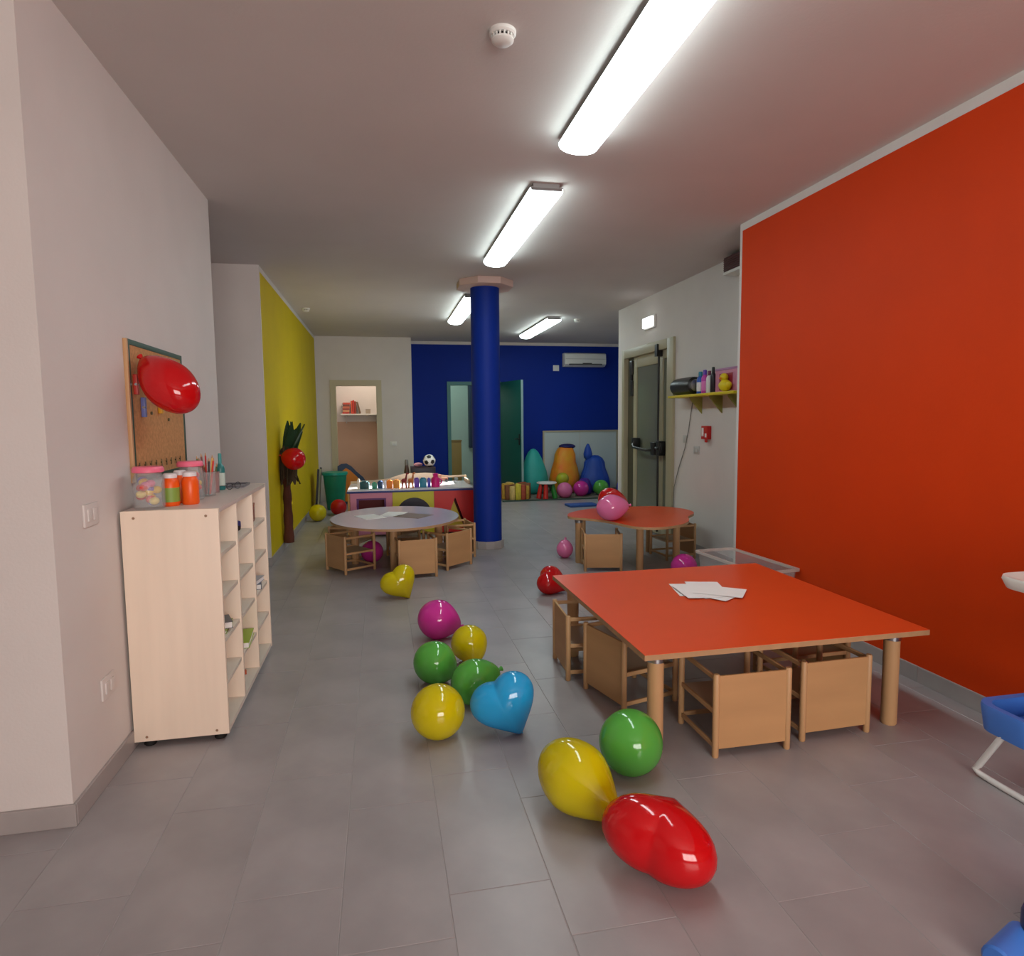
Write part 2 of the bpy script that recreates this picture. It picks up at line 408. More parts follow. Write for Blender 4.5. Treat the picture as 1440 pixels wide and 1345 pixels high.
mb = MB(); mb.box((-.06, -.50, .97), (.02, -.41, 1.14)); mb.tube([(-.05, -.45, 1.06), (-.085, -.46, 1.06), (-.085, -.52, 1.05)], .015); mb.box((-.05, -.53, 1.0), (-.0, -.49, 1.12)); mb.build('door_handle', BLACK, d1, bevel=.004)
mb = MB(); mb.box((.0, .50, 1.98), (.06, .58, 2.16)); mb.box((.0, .53, 1.9), (.05, .57, 2.0)); mb.box((.0, .49, 1.70), (.06, .57, 1.9)); mb.build('door_closer', BLACK, d1, bevel=.01)
B((.03, .48, .01), (.05, .69, 2.2)).build('side_panel', mat('dark_olive_panel', (74, 72, 54), .5), d1)

# ------------------------------------------------------------------ wall fittings
t = empty('air_conditioner', (3.9, 12.2, 2.42), 0, 'white split air conditioner high on the blue wall', 'air conditioner')
pr = [(0, 0), (-.12, .0), (-.19, .045), (-.2, .12), (-.18, .24), (-.13, .262), (0, .262)]
M = Matrix(((0, 0, 1, 0), (1, 0, 0, 0), (0, 1, 0, 0), (0, 0, 0, 1)))
MB().prism(pr, -.415, .415, M).build('body', OFFW, t, bevel=.008)
B((-.33, -.205, .028), (.33, -.155, .052)).build('air_outlet', mat('outlet_grey', (90, 92, 90), .5), t)
B((-.06, -.212, .05), (.12, -.19, .066)).build('vane', mat('vane_grey', (60, 62, 60), .5), t)
B((-.40, -.208, .14), (.40, -.186, .145)).build('panel_seam', mat('seam_grey', (150, 152, 148), .5), t)
def plate(name, loc, rz, w, h, label, cat, rockers=1, m=OFFW):
    r = empty(name, loc, rz, label, cat)
    B((-w/2, -.009, -h/2), (w/2, 0, h/2)).build('cover_plate', m, r, bevel=.003)
    for k in range(rockers):
        x = (k-(rockers-1)/2)*w/(rockers+.6)
        B((x-w/(rockers+1)/2.4, -.014, -h*.27), (x+w/(rockers+1)/2.4, -.006, h*.27)).build('rocker', m, r, bevel=.002)
    return r
plate('thermostat', (3.36, 12.2, 2.40), 0, .12, .11, 'small white wall plate left of the air conditioner', 'thermostat')
plate('light_switch', (.21, 11.7, 1.0), 0, .12, .08, 'white light switch right of the store room doorway', 'switch', 2)
WOFF = mat('painted_plate', (212, 206, 202), .6)
plate('light_switch', (XL, 2.68, 1.06), PI/2, .12, .085, 'white light switch on the left wall in front of the cabinet', 'switch', 2, WOFF)
plate('wall_socket', (XL, 2.73, .37), PI/2, .12, .085, 'white wall socket low on the left wall', 'socket', 2, WOFF)
plate('wall_socket', (XW, 6.2, 1.07), -PI/2, .12, .08, 'pale wall plate below the red fire alarm button', 'socket', 2, mat('grey_plate', (186, 186, 182), .5))
plate('wall_socket', (XW, 6.47, 1.18), -PI/2, .08, .08, 'small pale wall plate behind the hanging cable', 'socket', 1, mat('grey_plate', (186, 186, 182), .5))
t = empty('fire_alarm', (XW, 5.97, 1.19), -PI/2, 'red fire alarm call point on the white wall under the shelf', 'fire alarm')
B((-.065, -.045, 0), (.065, 0, .135)).build('housing', mat('alarm_red', (190, 24, 20), .4), t, bevel=.006)
B((-.045, -.05, .03), (-.01, -.04, .115)).build('label_plate', PAPER, t); B((.02, -.05, .02), (.048, -.042, .06)).build('button', PAPER, t, bevel=.002)
MB().box((.02, -.05, -.03), (.055, -.035, .008)).build('test_tab', mat('alarm_red', (0, 0, 0)), t, bevel=.003)
t = empty('emergency_light', (XW, 7.4, 2.56), -PI/2, 'small lit emergency lamp above the exit door', 'light')
B((-.15, -.03, -.075), (.15, 0, .075)).build('housing', OFFW, t, bevel=.006)
B((-.135, -.062, -.06), (.135, -.028, .06)).build('diffuser', mat('emergency_diffuser', (255, 255, 255), .4, emit=1.6), t, bevel=.01)
t = empty('wall_heater', (XW, 5.1, 2.70), -PI/2, 'dark maroon slatted box under the ceiling beside the orange wall', 'heater')
B((-.40, -.13, .02), (.40, 0, .15)).build('housing', mat('maroon_metal', (70, 34, 36), .5), t, bevel=.004)
B((-.40, -.136, -.005), (.40, 0, .02)).build('lower_lip', OFFW, t, bevel=.003)
me = B((-.385, -.142, 0), (.385, -.128, .008)).mesh('slat', mat('maroon_slat', (92, 46, 46), .5), bevel=.002)
for k in range(6): o = link('slat', me, t); o.location.z = .032+k*.018
# yellow shelf and what stands on it
t = empty('wall_shelf', (XW, 5.83, 1.63), -PI/2, 'yellow wall shelf with brackets beside the exit door', 'shelf')
YS = mat('shelf_yellow', (216, 196, 30), .45)
B((-.66, -.2, -.012), (.66, 0, .012)).build('board', YS, t, bevel=.004)
bm_ = MB().prism([(0, 0), (-.14, 0), (-.13, -.025), (-.02, -.15), (0, -.17)], -.008, .008, Matrix(((0, 0, 1, 0), (1, 0, 0, 0), (0, 1, 0, 0), (0, 0, 0, 1)))).mesh('bracket', mat('bracket_olive', (150, 146, 70), .5))
for x in (-.28, .12, .46): o = link('bracket', bm_, t); o.location = (x, 0, -.012)
ZS = 1.642
t = empty('speaker', (3.12, 6.25, ZS), 0, 'black cylindrical speaker at the left end of the yellow shelf', 'speaker')
MB().lathe([(.06, -.22), (.085, -.2), (.09, -.15), (.09, .15), (.085, .2), (.06, .22)], Matrix.Translation((0, 0, .092)) @ Matrix.Rotation(PI/2, 4, 'X'), 24).build('body', BLACK, t)
MB().lathe([(.0, -.0), (.062, 0), (.058, .012), (0, .02)], Matrix.Translation((0, .218, .092)) @ Matrix.Rotation(-PI/2, 4, 'X'), 20).build('cone', METAL, t)
MB().lathe([(.0, -.0), (.062, 0), (.058, .012), (0, .02)], Matrix.Translation((0, -.218, .092)) @ Matrix.Rotation(PI/2, 4, 'X'), 20).build('cone', METAL, t)
def bottle(name, loc, r, h, body, cap, label, cat='bottle', capr=.55, caph=.2, group=None, band=None):
    t = empty(name, loc, 0, label, cat, group)
    hb = h*(1-caph)
    MB().lathe([(r*.9, 0), (r, .006), (r, hb*.8), (r*.85, hb*.9), (r*capr*.9, hb)], seg=20).build('body', body, t)
    MB().lathe([(r*capr, hb-.002), (r*capr, h*.97), (r*capr*.8, h)], seg=16).build('cap', cap, t)
    if band: MB().lathe([(r*1.015, hb*.15), (r*1.015, hb*.65)], seg=20).build('label_band', band, t)
    return t
PB = mat('plastic_blue', (40, 90, 190), .35); PV = mat('plastic_violet', (96, 50, 180), .35); PM = mat('plastic_magenta', (196, 60, 170), .35); PW = mat('plastic_white', (226, 224, 226), .35)
bottle('bottle', (3.12, 5.94, ZS), .036, .22, PB, mat('plastic_teal', (30, 130, 160), .35), 'blue bottle next to the black speaker on the yellow shelf', band=PW)
bottle('bottle', (3.12, 5.85, ZS), .034, .23, PM, PV, 'magenta bottle with a violet cap on the yellow shelf', band=mat('plastic_pink', (220, 120, 190), .35))
bottle('bottle', (3.12, 5.765, ZS), .03, .215, PW, mat('plastic_wine', (110, 30, 70), .35), 'white bottle with a wine red cap on the yellow shelf')
bottle('bottle', (3.12, 5.69, ZS), .026, .245, mat('plastic_black', (36, 30, 44), .35), BLACK, 'slim dark bottle leaning on the pink box on the yellow shelf')
t = empty('storage_box', (3.15, 5.44, ZS), 0, 'flat pink box at the right end of the yellow shelf', 'box')
B((-.03, -.21, 0), (.03, .21, .215)).build('carton', mat('box_pink', (206, 130, 160), .5, vary=.1, scale=20), t, bevel=.004)
B((-.034, -.1, .02), (-.028, .13, .17)).build('window', mat('box_red', (160, 40, 60), .4), t)
B((-.033, -.213, .2), (.033, .213, .222)).build('lid', mat('box_lilac', (170, 120, 160), .5), t, bevel=.003)
t = empty('toy_duck', (3.08, 5.40, ZS), 0, 'small yellow soft toy in front of the pink box', 'toy')
YT = mat('toy_yellow', (232, 206, 20), .5)
MB().ball((0, 0, .055), .05, .07, .055).build('body', YT, t); MB().ball((0, .02, .13), .038).build('head', YT, t)
MB().ball((-.035, .02, .122), .016, .018, .01).build('beak', mat('toy_orange', (236, 130, 20), .5), t)
MB().ball((0, -.065, .06), .025, .03, .03).build('wing', YT, t); MB().ball((0, .07, .06), .025, .025, .03).build('wing', YT, t)
o = MB().tube([(3.20, 6.27, 1.66), (3.215, 6.28, 1.58), (3.218, 6.33, 1.43), (3.218, 6.37, 1.28), (3.218, 6.45, 1.08), (3.218, 6.60, .84), (3.218, 6.70, .63), (3.218, 6.72, .41), (3.218, 6.71, .1)], .0045, 6).build('power_cable', mat('cable_grey', (120, 118, 112), .5))
tag(o, 'thin grey cable hanging from the yellow shelf down the white wall', 'cable')

# ------------------------------------------------------------------ chairs
def make_chair():
    r = empty('child_chair', (0, 0, 0))
    w, d, h = .165, .155, .355
    pm = MB().lathe([(.012, 0), (.014, .003), (.014, h-.006), (.011, h)], seg=10).mesh('post', BEECH)
    for x in (-1, 1):
        for y in (-1, 1):
            o = link('post', pm, r); o.location = (x*w, y*d, 0)
    B((-w+.008, -d-.006, .035), (w-.008, -d+.006, h-.008)).build('back_panel', BEECHP, r, bevel=.002, segs=1)
    rm = B((-.006, -d, -.010), (.006, d, .010)).mesh('side_rail', BEECH, bevel=.002, segs=1)
    for x in (-1, 1):
        for z in (.045, .19, h-.02):
            o = link('side_rail', rm, r); o.location = (x*w, 0, z)
    B((-w, d-.006, .035), (w, d+.006, .055)).build('front_rail', BEECH, r, bevel=.002, segs=1)
    B((-w+.006, -d, .178), (w-.006, d, .190)).build('seat', BIRCH, r, bevel=.002, segs=1)
    return r
proto = make_chair(); first = [True]
def chair(x, y, deg, label, group):
    if first[0]: o = proto; first[0] = False
    else: o = copy_tree(proto)
    o.location = (x, y, 0); o.rotation_euler.z = R(deg)
    tag(o, label, 'chair', group)
G = 'low wooden cube chairs at the square table'
chair(1.485, 2.49, 0, 'cube chair at the front of the square orange table, left one, behind the green balloon', G)
chair(1.915, 2.54, 2, 'cube chair at the front of the square orange table, beside its right leg', G)
chair(1.205, 2.99, -75, 'cube chair on the left of the square orange table, nearest its front leg', G)
chair(1.115, 3.385, -93, 'cube chair on the left of the square orange table, towards the rear', G)
chair(2.17, 2.98, 92, 'cube chair on the wall side of the square orange table', G)
G = 'low wooden cube chairs at the oval table'
chair(-.316, 6.20, -56, 'cube chair at the left front of the oval lilac table', G)
chair(.27, 5.86, 8, 'cube chair at the front of the oval lilac table, behind the yellow heart balloon', G)
chair(.60, 6.16, 40.5, 'cube chair at the right front of the oval lilac table', G)
chair(-.33, 6.72, -115, 'cube chair at the left rear of the oval lilac table', G)
chair(.73, 6.62, 100, 'cube chair at the right rear of the oval lilac table, beside the column', G)
chair(.20, 6.92, 180, 'cube chair at the rear of the oval lilac table', G)
G = 'low wooden cube chairs at the wavy table'
chair(2.01, 5.71, -12.7, 'cube chair with its back panel out at the wavy orange table', G)
chair(2.88, 6.02, 95, 'cube chair at the right end of the wavy orange table', G)

# ------------------------------------------------------------------ tables
def table_leg(parent, x, y, h, r=.032):
    o = MB().lathe([(r*.9, 0), (r, .006), (r, h-.045)], seg=20).build('leg', BEECH, parent); o.location = (x, y, 0)
    f = MB().lathe([(r*1.12, h-.045), (r*1.12, h-.02), (r*1.5, h-.012), (r*1.5, h-.001)], seg=20).build('leg_socket', METAL, o)
    return o
def top(parent, pts, z0, z1, m):
    MB().prism(pts, z0, z1-.0015).build('edge_band', EDGE, parent)
    MB().prism(pts, z1-.0015, z1).build('tabletop', m, parent)
TZ = .465
t = empty('square_table', (1.665, 3.01, 0), R(.5), 'large square orange table with paper on it, in front of the orange wall', 'table')
a, b = .67, .68
top(t, [(-a, -b), (a, -b), (a+.02, b), (-a, b)], TZ-.024, TZ, REDTOP)
for x in (-1, 1):
    for y in (-1, 1): table_leg(t, x*(a-.095), y*(b-.105), TZ-.024, .034)
for k, (x, y, rz) in enumerate([(1.64, 3.19, -12), (1.70, 3.14, 8), (1.735, 3.20, -15), (1.70, 3.08, 34), (1.64, 3.13, -6), (1.76, 3.10, 52)]):
    hw, hl = .092, .128
    mb = MB(); n = 6; rr = random.Random(k)
    grid = [(-hw+2*hw*i/n, -hl+2*hl*j/n) for j in range(n+1) for i in range(n+1)]
    mb.poly([(x_, y_, .0006+.0016*k+.0014*(.5+.5*math.sin(x_*22+k))*(abs(x_)/hw)) for x_, y_ in grid], [(j*(n+1)+i, j*(n+1)+i+1, (j+1)*(n+1)+i+1, (j+1)*(n+1)+i) for j in range(n) for i in range(n)])
    o = mb.build('paper_sheet', PAPER); o.location = (x, y, TZ); o.rotation_euler.z = R(rz)
    tag(o, ['lowest', 'second lowest', 'third lowest', 'third from the top', 'second from the top', 'topmost'][k]+' white sheet of the fanned pile on the square orange table', 'paper', 'white sheets on the square table')
def smooth_poly(pts, it=2):
    for _ in range(it):
        q = []
        for i in range(len(pts)):
            (x0, y0), (x1, y1) = pts[i], pts[(i+1) % len(pts)]
            q += [(.75*x0+.25*x1, .75*y0+.25*y1), (.25*x0+.75*x1, .25*y0+.75*y1)]
        pts = q
    return pts
t = empty('oval_table', (.115, 6.4, 0), 0, 'oval pale lilac table in front of the blue column', 'table')
top(t, [(.62*math.cos(2*PI*k/48), .76*math.sin(2*PI*k/48)) for k in range(48)], TZ-.024, TZ, LILAC)
for x, y in ((-.03, -.46), (.42, -.05), (-.4, .05), (.03, .5)): table_leg(t, x, y, TZ-.024, .036)
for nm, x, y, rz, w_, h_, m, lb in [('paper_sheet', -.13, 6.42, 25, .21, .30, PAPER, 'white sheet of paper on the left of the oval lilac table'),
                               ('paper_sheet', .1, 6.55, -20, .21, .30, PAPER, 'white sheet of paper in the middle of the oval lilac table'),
                               ('reflection_sheet', .29, 6.38, -38, .30, .26, mat('reflection_grey', (134, 116, 108), .45), 'grey brown sheet in place of the column reflection on the oval lilac table')]:  # flat sheet whose colour imitates the column reflected in the tabletop
    o = B((-w_/2, -h_/2, 0), (w_/2, h_/2, .003)).build(nm, m); o.location = (x, y, TZ); o.rotation_euler.z = R(rz); tag(o, lb, 'paper' if nm == 'paper_sheet' else 'reflection_sheet')
kid = [(1.765, 6.03), (1.76, 5.90), (1.906, 5.79), (2.04, 5.60), (2.09, 5.40), (2.15, 5.22), (2.28, 5.14), (2.43, 5.16), (2.60, 5.24), (2.72, 5.36), (2.80, 5.5), (2.84, 5.62), (2.92, 5.72), (3.03, 5.84), (3.08, 6.0), (3.06, 6.22), (2.90, 6.42), (2.675, 6.45), (2.461, 6.46), (2.225, 6.449), (2.032, 6.362), (1.845, 6.198)]
t = empty('wavy_table', (2.4, 5.8, 0), 0, 'wavy edged orange table near the exit door', 'table')
top(t, smooth_poly([(x-2.4, y-5.8) for x, y in kid]), TZ-.024, TZ, REDTOP)
for x, y in ((1.87, 5.97), (1.98, 6.2), (2.31, 5.50), (2.70, 5.56), (2.74, 6.28)): table_leg(t, x-2.4, y-5.8, TZ-.024, .034)

# clear tub behind the square table
t = empty('storage_tub', (2.55, 4.16, 0), R(4), 'clear plastic storage tub against the orange wall behind the square table', 'tub')
def rr(w, d, r, n=4):
    return [(sx*(w-r)+r*math.cos(a0+PI/2*k/n), sy*(d-r)+r*math.sin(a0+PI/2*k/n)) for sx, sy, a0 in ((1, 1, 0), (-1, 1, PI/2), (-1, -1, PI), (1, -1, 1.5*PI)) for k in range(n+1)]
mb = MB(); A, Bq = rr(.13, .32, .03), rr(.155, .38, .03); n = len(A); z1 = .38
mb.poly([(x, y, .006) for x, y in A]+[(x, y, z1) for x, y in Bq]+[(x*.97, y*.985, z1) for x, y in Bq]+[(x*.96, y*.98, .012) for x, y in A],
        [(i, (i+1) % n, n+(i+1) % n, n+i) for i in range(n)]+[(n+i, n+(i+1) % n, 2*n+(i+1) % n, 2*n+i) for i in range(n)]+[(2*n+i, 2*n+(i+1) % n, 3*n+(i+1) % n, 3*n+i) for i in range(n)]+[tuple(range(n-1, -1, -1)), tuple(range(3*n, 4*n))])
mb.build('body', CLEAR, t)
MB().frame(rr(.172, .395, .035), rr(.150, .372, .03), z1-.012, z1+.004).build('rim', clear_mat('rim_plastic', (226, 214, 206), .55), t)

# ------------------------------------------------------------------ cabinet
CX0, CX1, CY0, CY1, CZ0, CZ1 = -1.078, -.695, 2.93, 4.08, .03, 1.035
t = empty('cubby_cabinet', (CX0, CY0, 0), 0, 'cream open cubby cabinet standing against the left wall', 'cabinet')
D, Lc = CX1-CX0, CY1-CY0; th = .02
B((0, 0, CZ0), (D, th, CZ1)).build('end_panel', CREAM, t, bevel=.0015); B((0, Lc-th, CZ0), (D, Lc, CZ1)).build('end_panel', CREAM, t, bevel=.0015)
B((0, th, CZ1-th), (D, Lc-th, CZ1)).build('top_board', mat('greyish_top', (206, 192, 184), .3, .45, .03, 4), t, bevel=.0015)
B((0, th, CZ0), (.008, Lc-th, CZ1-th)).build('back_board', CREAMIN, t)
B((.008, th, CZ0), (D-.002, Lc-th, CZ0+th)).build('bottom_board', CREAMIN, t)
cols = [th, .36, .745, Lc-th]
for y in cols[1:3]: B((.008, y-th/2, CZ0+th), (D-.001, y+th/2, CZ1-th)).build('divider', CREAM, t, bevel=.001)
zs = [CZ0+th+k*(CZ1-CZ0-2*th)/5 for k in range(6)]
for c in range(3):
    y0 = cols[c]+(th/2 if c else 0); y1 = cols[c+1]-(th/2 if c < 2 else 0)
    for k in range(1, 5): B((.008, y0, zs[k]-.009), (D-.008, y1, zs[k]+.009)).build('shelf', CREAMIN, t, bevel=.001)
fm = MB().lathe([(.022, 0), (.026, .006), (.022, CZ0)], seg=16).mesh('foot', DARK)
for x in (.05, D-.045):
    for y in (.04, Lc-.04): o = link('foot', fm, t); o.location = (x, y, 0)
sm = MB().lathe([(.006, 0), (.004, -.002)], Matrix.Rotation(PI/2, 4, 'X') @ Matrix.Scale(-1, 4, (0, 0, 1)), 8).mesh('screw_cap', mat('screw_brown', (150, 120, 96), .4))
for x in (.05, D-.05):
    for z in (CZ0+.02, CZ1-.03): o = link('screw_cap', sm, t); o.location = (x, -.001, z)
def sz(k): return zs[k]+.009
def simple(name, loc, rz, mb, m, label, cat, bevel=.002, group=None):
    o = mb.build(name, m, bevel=bevel); o.location = loc; o.rotation_euler.z = R(rz); return tag(o, label, cat, group)
# things in the cubbies
t = empty('toy_car', (-.80, 3.60, sz(4)), R(30), 'dark blue toy in the top middle cubby', 'toy')
B((-.05, -.03, .012), (.05, .03, .05)).build('body', mat('toy_navy', (36, 50, 110), .4), t, bevel=.008); B((-.03, -.025, .05), (.025, .025, .095)).build('cab', mat('toy_steel', (90, 110, 160), .4), t, bevel=.01)
wm = MB().lathe([(.014, -.006), (.014, .006)], Matrix.Rotation(PI/2, 4, 'X'), 12).mesh('wheel', BLACK)
for x in (-.03, .03):
    for y in (-.033, .033): o = link('wheel', wm, t); o.location = (x, y, .014)
t = empty('tin_box', (-.78, 3.95, sz(4)), R(8), 'small brown box in the top far cubby', 'box')
B((-.04, -.05, 0), (.04, .05, .085)).build('carton', mat('box_brown', (120, 66, 50), .5), t, bevel=.003); B((-.042, -.052, .085), (.042, .052, .098)).build('lid', mat('box_brown_lid', (150, 90, 66), .5), t, bevel=.003)
def book(loc, rz, w_, h_, d_, m, label, cat='book', name='picture_book', group=None):
    t = empty(name, loc, R(rz), label, cat, group)
    B((-w_/2, -h_/2, 0), (w_/2, h_/2, .002)).build('cover', m, t); B((-w_/2, -h_/2, d_-.002), (w_/2, h_/2, d_)).build('cover', m, t)
    B((-w_/2, -h_/2, .002), (-w_/2+.003, h_/2, d_-.002)).build('spine', m, t)
    B((-w_/2+.003, -h_/2+.003, .002), (w_/2-.004, h_/2-.003, d_-.002)).build('pages', PAPER, t)
book((-.84, 3.14, sz(2)), 4, .24, .20, .014, mat('book_green', (140, 160, 60), .4), 'green picture book lying under others in the near middle cubby')
book((-.80, 3.12, sz(2)+.014), 20, .18, .13, .03, mat('book_grey', (96, 100, 104), .4), 'dark grey book lying on a green book in the near cubby')
simple('toy_block', (-.83, 3.17, sz(2)+.045), 15, B((-.02, -.02, 0), (.02, .02, .03)), mat('block_red', (190, 60, 40), .4), 'small red block on the grey book in the cubby', 'block')
book((-.82, 3.51, sz(1)), 5, .24, .24, .03, mat('book_lime', (150, 176, 40), .4), 'lime green book in the lower middle cubby')
book((-.81, 3.90, sz(2)+0), 10, .20, .16, .03, mat('book_slate', (70, 80, 96), .4), 'slate coloured book in the far cubby')
book((-.80, 3.90, sz(2)+.03), -8, .18, .14, .025, mat('book_silver', (160, 162, 170), .4), 'silver book lying on the slate book in the far cubby')
simple('toy_block', (-.76, 3.58, CZ0+th), 20, B((-.012, -.012, 0), (.012, .012, .022)), mat('block_rust', (180, 80, 40), .4), 'tiny rust red block in the bottom middle cubby', 'block')

# things on the cabinet top
ZT = CZ1
PINKLID = mat('lid_pink', (236, 110, 140), .4)
def jar(loc, r, h, label, seed):
    t = empty('jar', loc, 0, label, 'jar')
    MB().lathe([(r*.9, 0), (r, .01), (r, h*.72), (r*.82, h*.84), (r*.82, h*.87), (r*.80, h*.87), (r*.79, h*.83), (r*.96, h*.71), (r*.96, .012), (0, .006)], seg=28).build('glass_body', CLEAR, t)
    MB().lathe([(r*.9, h*.86), (r*1.0, h*.875), (r*1.0, h*.95), (r*.9, h), (0, h*1.0)], seg=28).build('lid', PINKLID, t)
    rr_ = random.Random(seed); cs = [(240, 200, 40), (236, 120, 160), (110, 90, 190), (230, 70, 60), (250, 230, 140), (240, 200, 40)]
    for k in range(16):
        a = rr_.random()*2*PI; q = math.sqrt(rr_.random())*r*.62; z = .028+(k/16)*h*.55
        c = rr_.choice(cs)
        MB().ball((q*math.cos(a), q*math.sin(a), z), r*.32, r*.44, r*.27, 10, 6, Matrix.Identity(4)).build('filling_piece', mat('filling_%d_%d_%d' % c, c, .45), t)
jar((-.985, 3.005, ZT), .062, .182, 'nearest clear jar with a pink lid, on the cabinet corner by the wall', 3)
jar((-.90, 3.31, ZT), .058, .185, 'clear jar with a pink lid behind the orange bottles on the cabinet', 9)
PO = mat('paint_orange', (240, 92, 16), .35); LBL = mat('label_green', (130, 160, 70), .5)
bottle('paint_bottle', (-.925, 3.09, ZT), .036, .145, PO, PW, 'front left orange paint bottle with a green label, on the cabinet', capr=.8, caph=.13, band=LBL)
bottle('paint_bottle', (-.855, 3.13, ZT), .036, .148, PO, PW, 'right orange paint bottle with a white cap, on the cabinet', capr=.8, caph=.13)
bottle('paint_bottle', (-.915, 3.20, ZT), .034, .15, PO, PW, 'rear orange paint bottle hidden behind the two others', capr=.8, caph=.13)
def pencil(loc, lean, az, L, c, label, group):
    m = mat('pencil_%d_%d_%d' % c, c, .4)
    t = empty('pencil', loc, 0, label, 'pencil', group); t.rotation_euler = (0, R(lean), R(az))
    MB().lathe([(.0045, 0), (.0045, L)], seg=6).build('shaft', m, t); MB().lathe([(.0045, L), (.0012, L+.016)], seg=6).build('tip', BEECH, t)
def cup(loc, r, h, m, label):
    t = empty('pencil_cup', loc, 0, label, 'cup')
    MB().lathe([(r*.92, 0), (r, h), (r*.94, h), (r*.86, .005), (0, .005)], seg=24).build('body', m, t)
    MB().lathe([(r*1.0, h-.006), (r*1.05, h-.003), (r*1.0, h)], seg=24).build('rim', m, t)
cup((-.87, 3.47, ZT), .045, .12, CLEAR, 'clear cup holding pencils on the cabinet')
cup((-.885, 3.62, ZT), .042, .11, clear_mat('cup_pinkish', (200, 160, 160), .4), 'clear pinkish cup of brushes behind the pencil cup')
pc = [((216, 60, 50), 'red'), ((240, 200, 120), 'pale yellow'), ((200, 60, 60), 'dark red'), ((230, 120, 60), 'orange'), ((90, 120, 60), 'green'), ((120, 60, 50), 'brown'), ((40, 36, 40), 'black')]
for k, (c, nme) in enumerate(pc):
    a = k*360/7
    pencil((-.87+.013*math.cos(R(a)), 3.47+.013*math.sin(R(a)), ZT+.007), 8, a, .17+.012*(k % 3), c, nme+' pencil in the clear cup on the cabinet', 'pencils in the cup')
for k, c in enumerate([(70, 100, 50), (190, 60, 50), (120, 90, 60), (210, 160, 60)]):
    a = k*90+30
    pencil((-.885+.01*math.cos(R(a)), 3.62+.01*math.sin(R(a)), ZT+.007), 9, a, .13+.02*(k % 2), c, ['dark green', 'crimson', 'tan', 'mustard'][k]+' brush in the pinkish cup on the cabinet', 'brushes in the second cup')
bottle('glue_bottle', (-.87, 3.76, ZT), .023, .2, mat('glue_teal', (40, 120, 120), .35), mat('glue_tip', (60, 150, 150), .35), 'teal glue bottle beside the pencil cups', capr=.4, caph=.28, band=mat('glue_label', (190, 210, 200), .5))
t = empty('glasses', (-.80, 3.74, ZT), R(60), 'small wire frame lying in front of the teal bottle', 'glasses')
for s in (-1, 1): MB().tube([(s*.03+.022*math.cos(2*PI*k/14), .0, .022+.018*math.sin(2*PI*k/14)) for k in range(15)], .0018, 6).build('rim', BLACK, t)
MB().tube([(-.009, 0, .026), (.009, 0, .026)], .0016, 6).build('bridge', BLACK, t)
for s in (-1, 1): MB().tube([(s*.052, 0, .026), (s*.054, .05, .024), (s*.054, .09, .008)], .0016, 6).build('temple', BLACK, t)
t = empty('tray', (-.84, 3.93, ZT), 0, 'flat grey tray lying at the far end of the cabinet top', 'tray')
MB().prism(rr(.07, .1, .02), 0, .004).build('base', mat('tray_grey', (150, 150, 156), .3), t)
MB().frame(rr(.072, .102, .02), rr(.064, .094, .018), .004, .014).build('rim', mat('tray_rim', (104, 104, 110), .3), t)

# ------------------------------------------------------------------ pegboard and its balloon
t = empty('pin_board', (XL, 3.5, 1.15), PI/2, 'cork pin board with a dark green frame on the left wall', 'board'); t.scale = (1, .45, 1)
CORK = mat('cork', (196, 146, 98), .75, .2, .2, 60, .15, 200)
B((-.375, -.03, .01), (.385, -.008, .60)).build('cork_panel', CORK, t)
B((-.39, -.008, -.01), (.40, 0, .62)).build('backing', BEECHP, t)
GF = mat('frame_green', (46, 76, 58), .45)
B((-.392, -.036, -.012), (-.375, 0, .622)).build('frame_rail', BEECH, t, bevel=.002)
B((-.375, -.037, -.012), (-.358, -.006, .622)).build('frame_rail', GF, t, bevel=.002); B((.38, -.037, -.012), (.402, 0, .622)).build('frame_rail', GF, t, bevel=.002)
B((-.375, -.036, .598), (.402, 0, .622)).build('frame_rail', GF, t, bevel=.002); B((-.375, -.036, -.012), (.402, 0, .012)).build('frame_rail', GF, t, bevel=.002)
for k in range(9):
    x = -.33+k*.075
    MB().cyl((x, -.03, .06), (x, -.045, .058), .004, seg=6).cyl((x, -.042, .075), (x, -.042, .04), .004, seg=6).build('pin', mat('pin_dark', (90, 80, 50), .4), t)
for x, z in ((-.13, .30), (.12, .27)): MB().cyl((x, -.03, z), (x, -.045, z), .008, seg=8).build('pin', mat('pin_dark', (0, 0, 0)), t)
def clip(x, z, c, nm):
    r = empty('peg_clip', (XL+.015, 3.5+x, 1.15+z), PI/2, nm+' clip hanging on the cork pin board', 'clip', 'clips on the pin board')
    m = mat('clip_'+nm, c, .4)
    B((-.012, -.018, -.04), (-.002, -.0, .05)).build('jaw', m, r, bevel=.003); B((.002, -.018, -.04), (.012, 0, .05)).build('jaw', m, r, bevel=.003)
    MB().cyl((-.014, -.012, .005), (.014, -.012, .005), .006, seg=8).build('spring', METAL, r)
clip(-.25, .32, (100, 110, 170), 'violet blue'); clip(-.02, .34, (226, 170, 40), 'yellow'); clip(.2, .36, (120, 110, 50), 'olive'); clip(-.33, .42, (180, 50, 40), 'red')

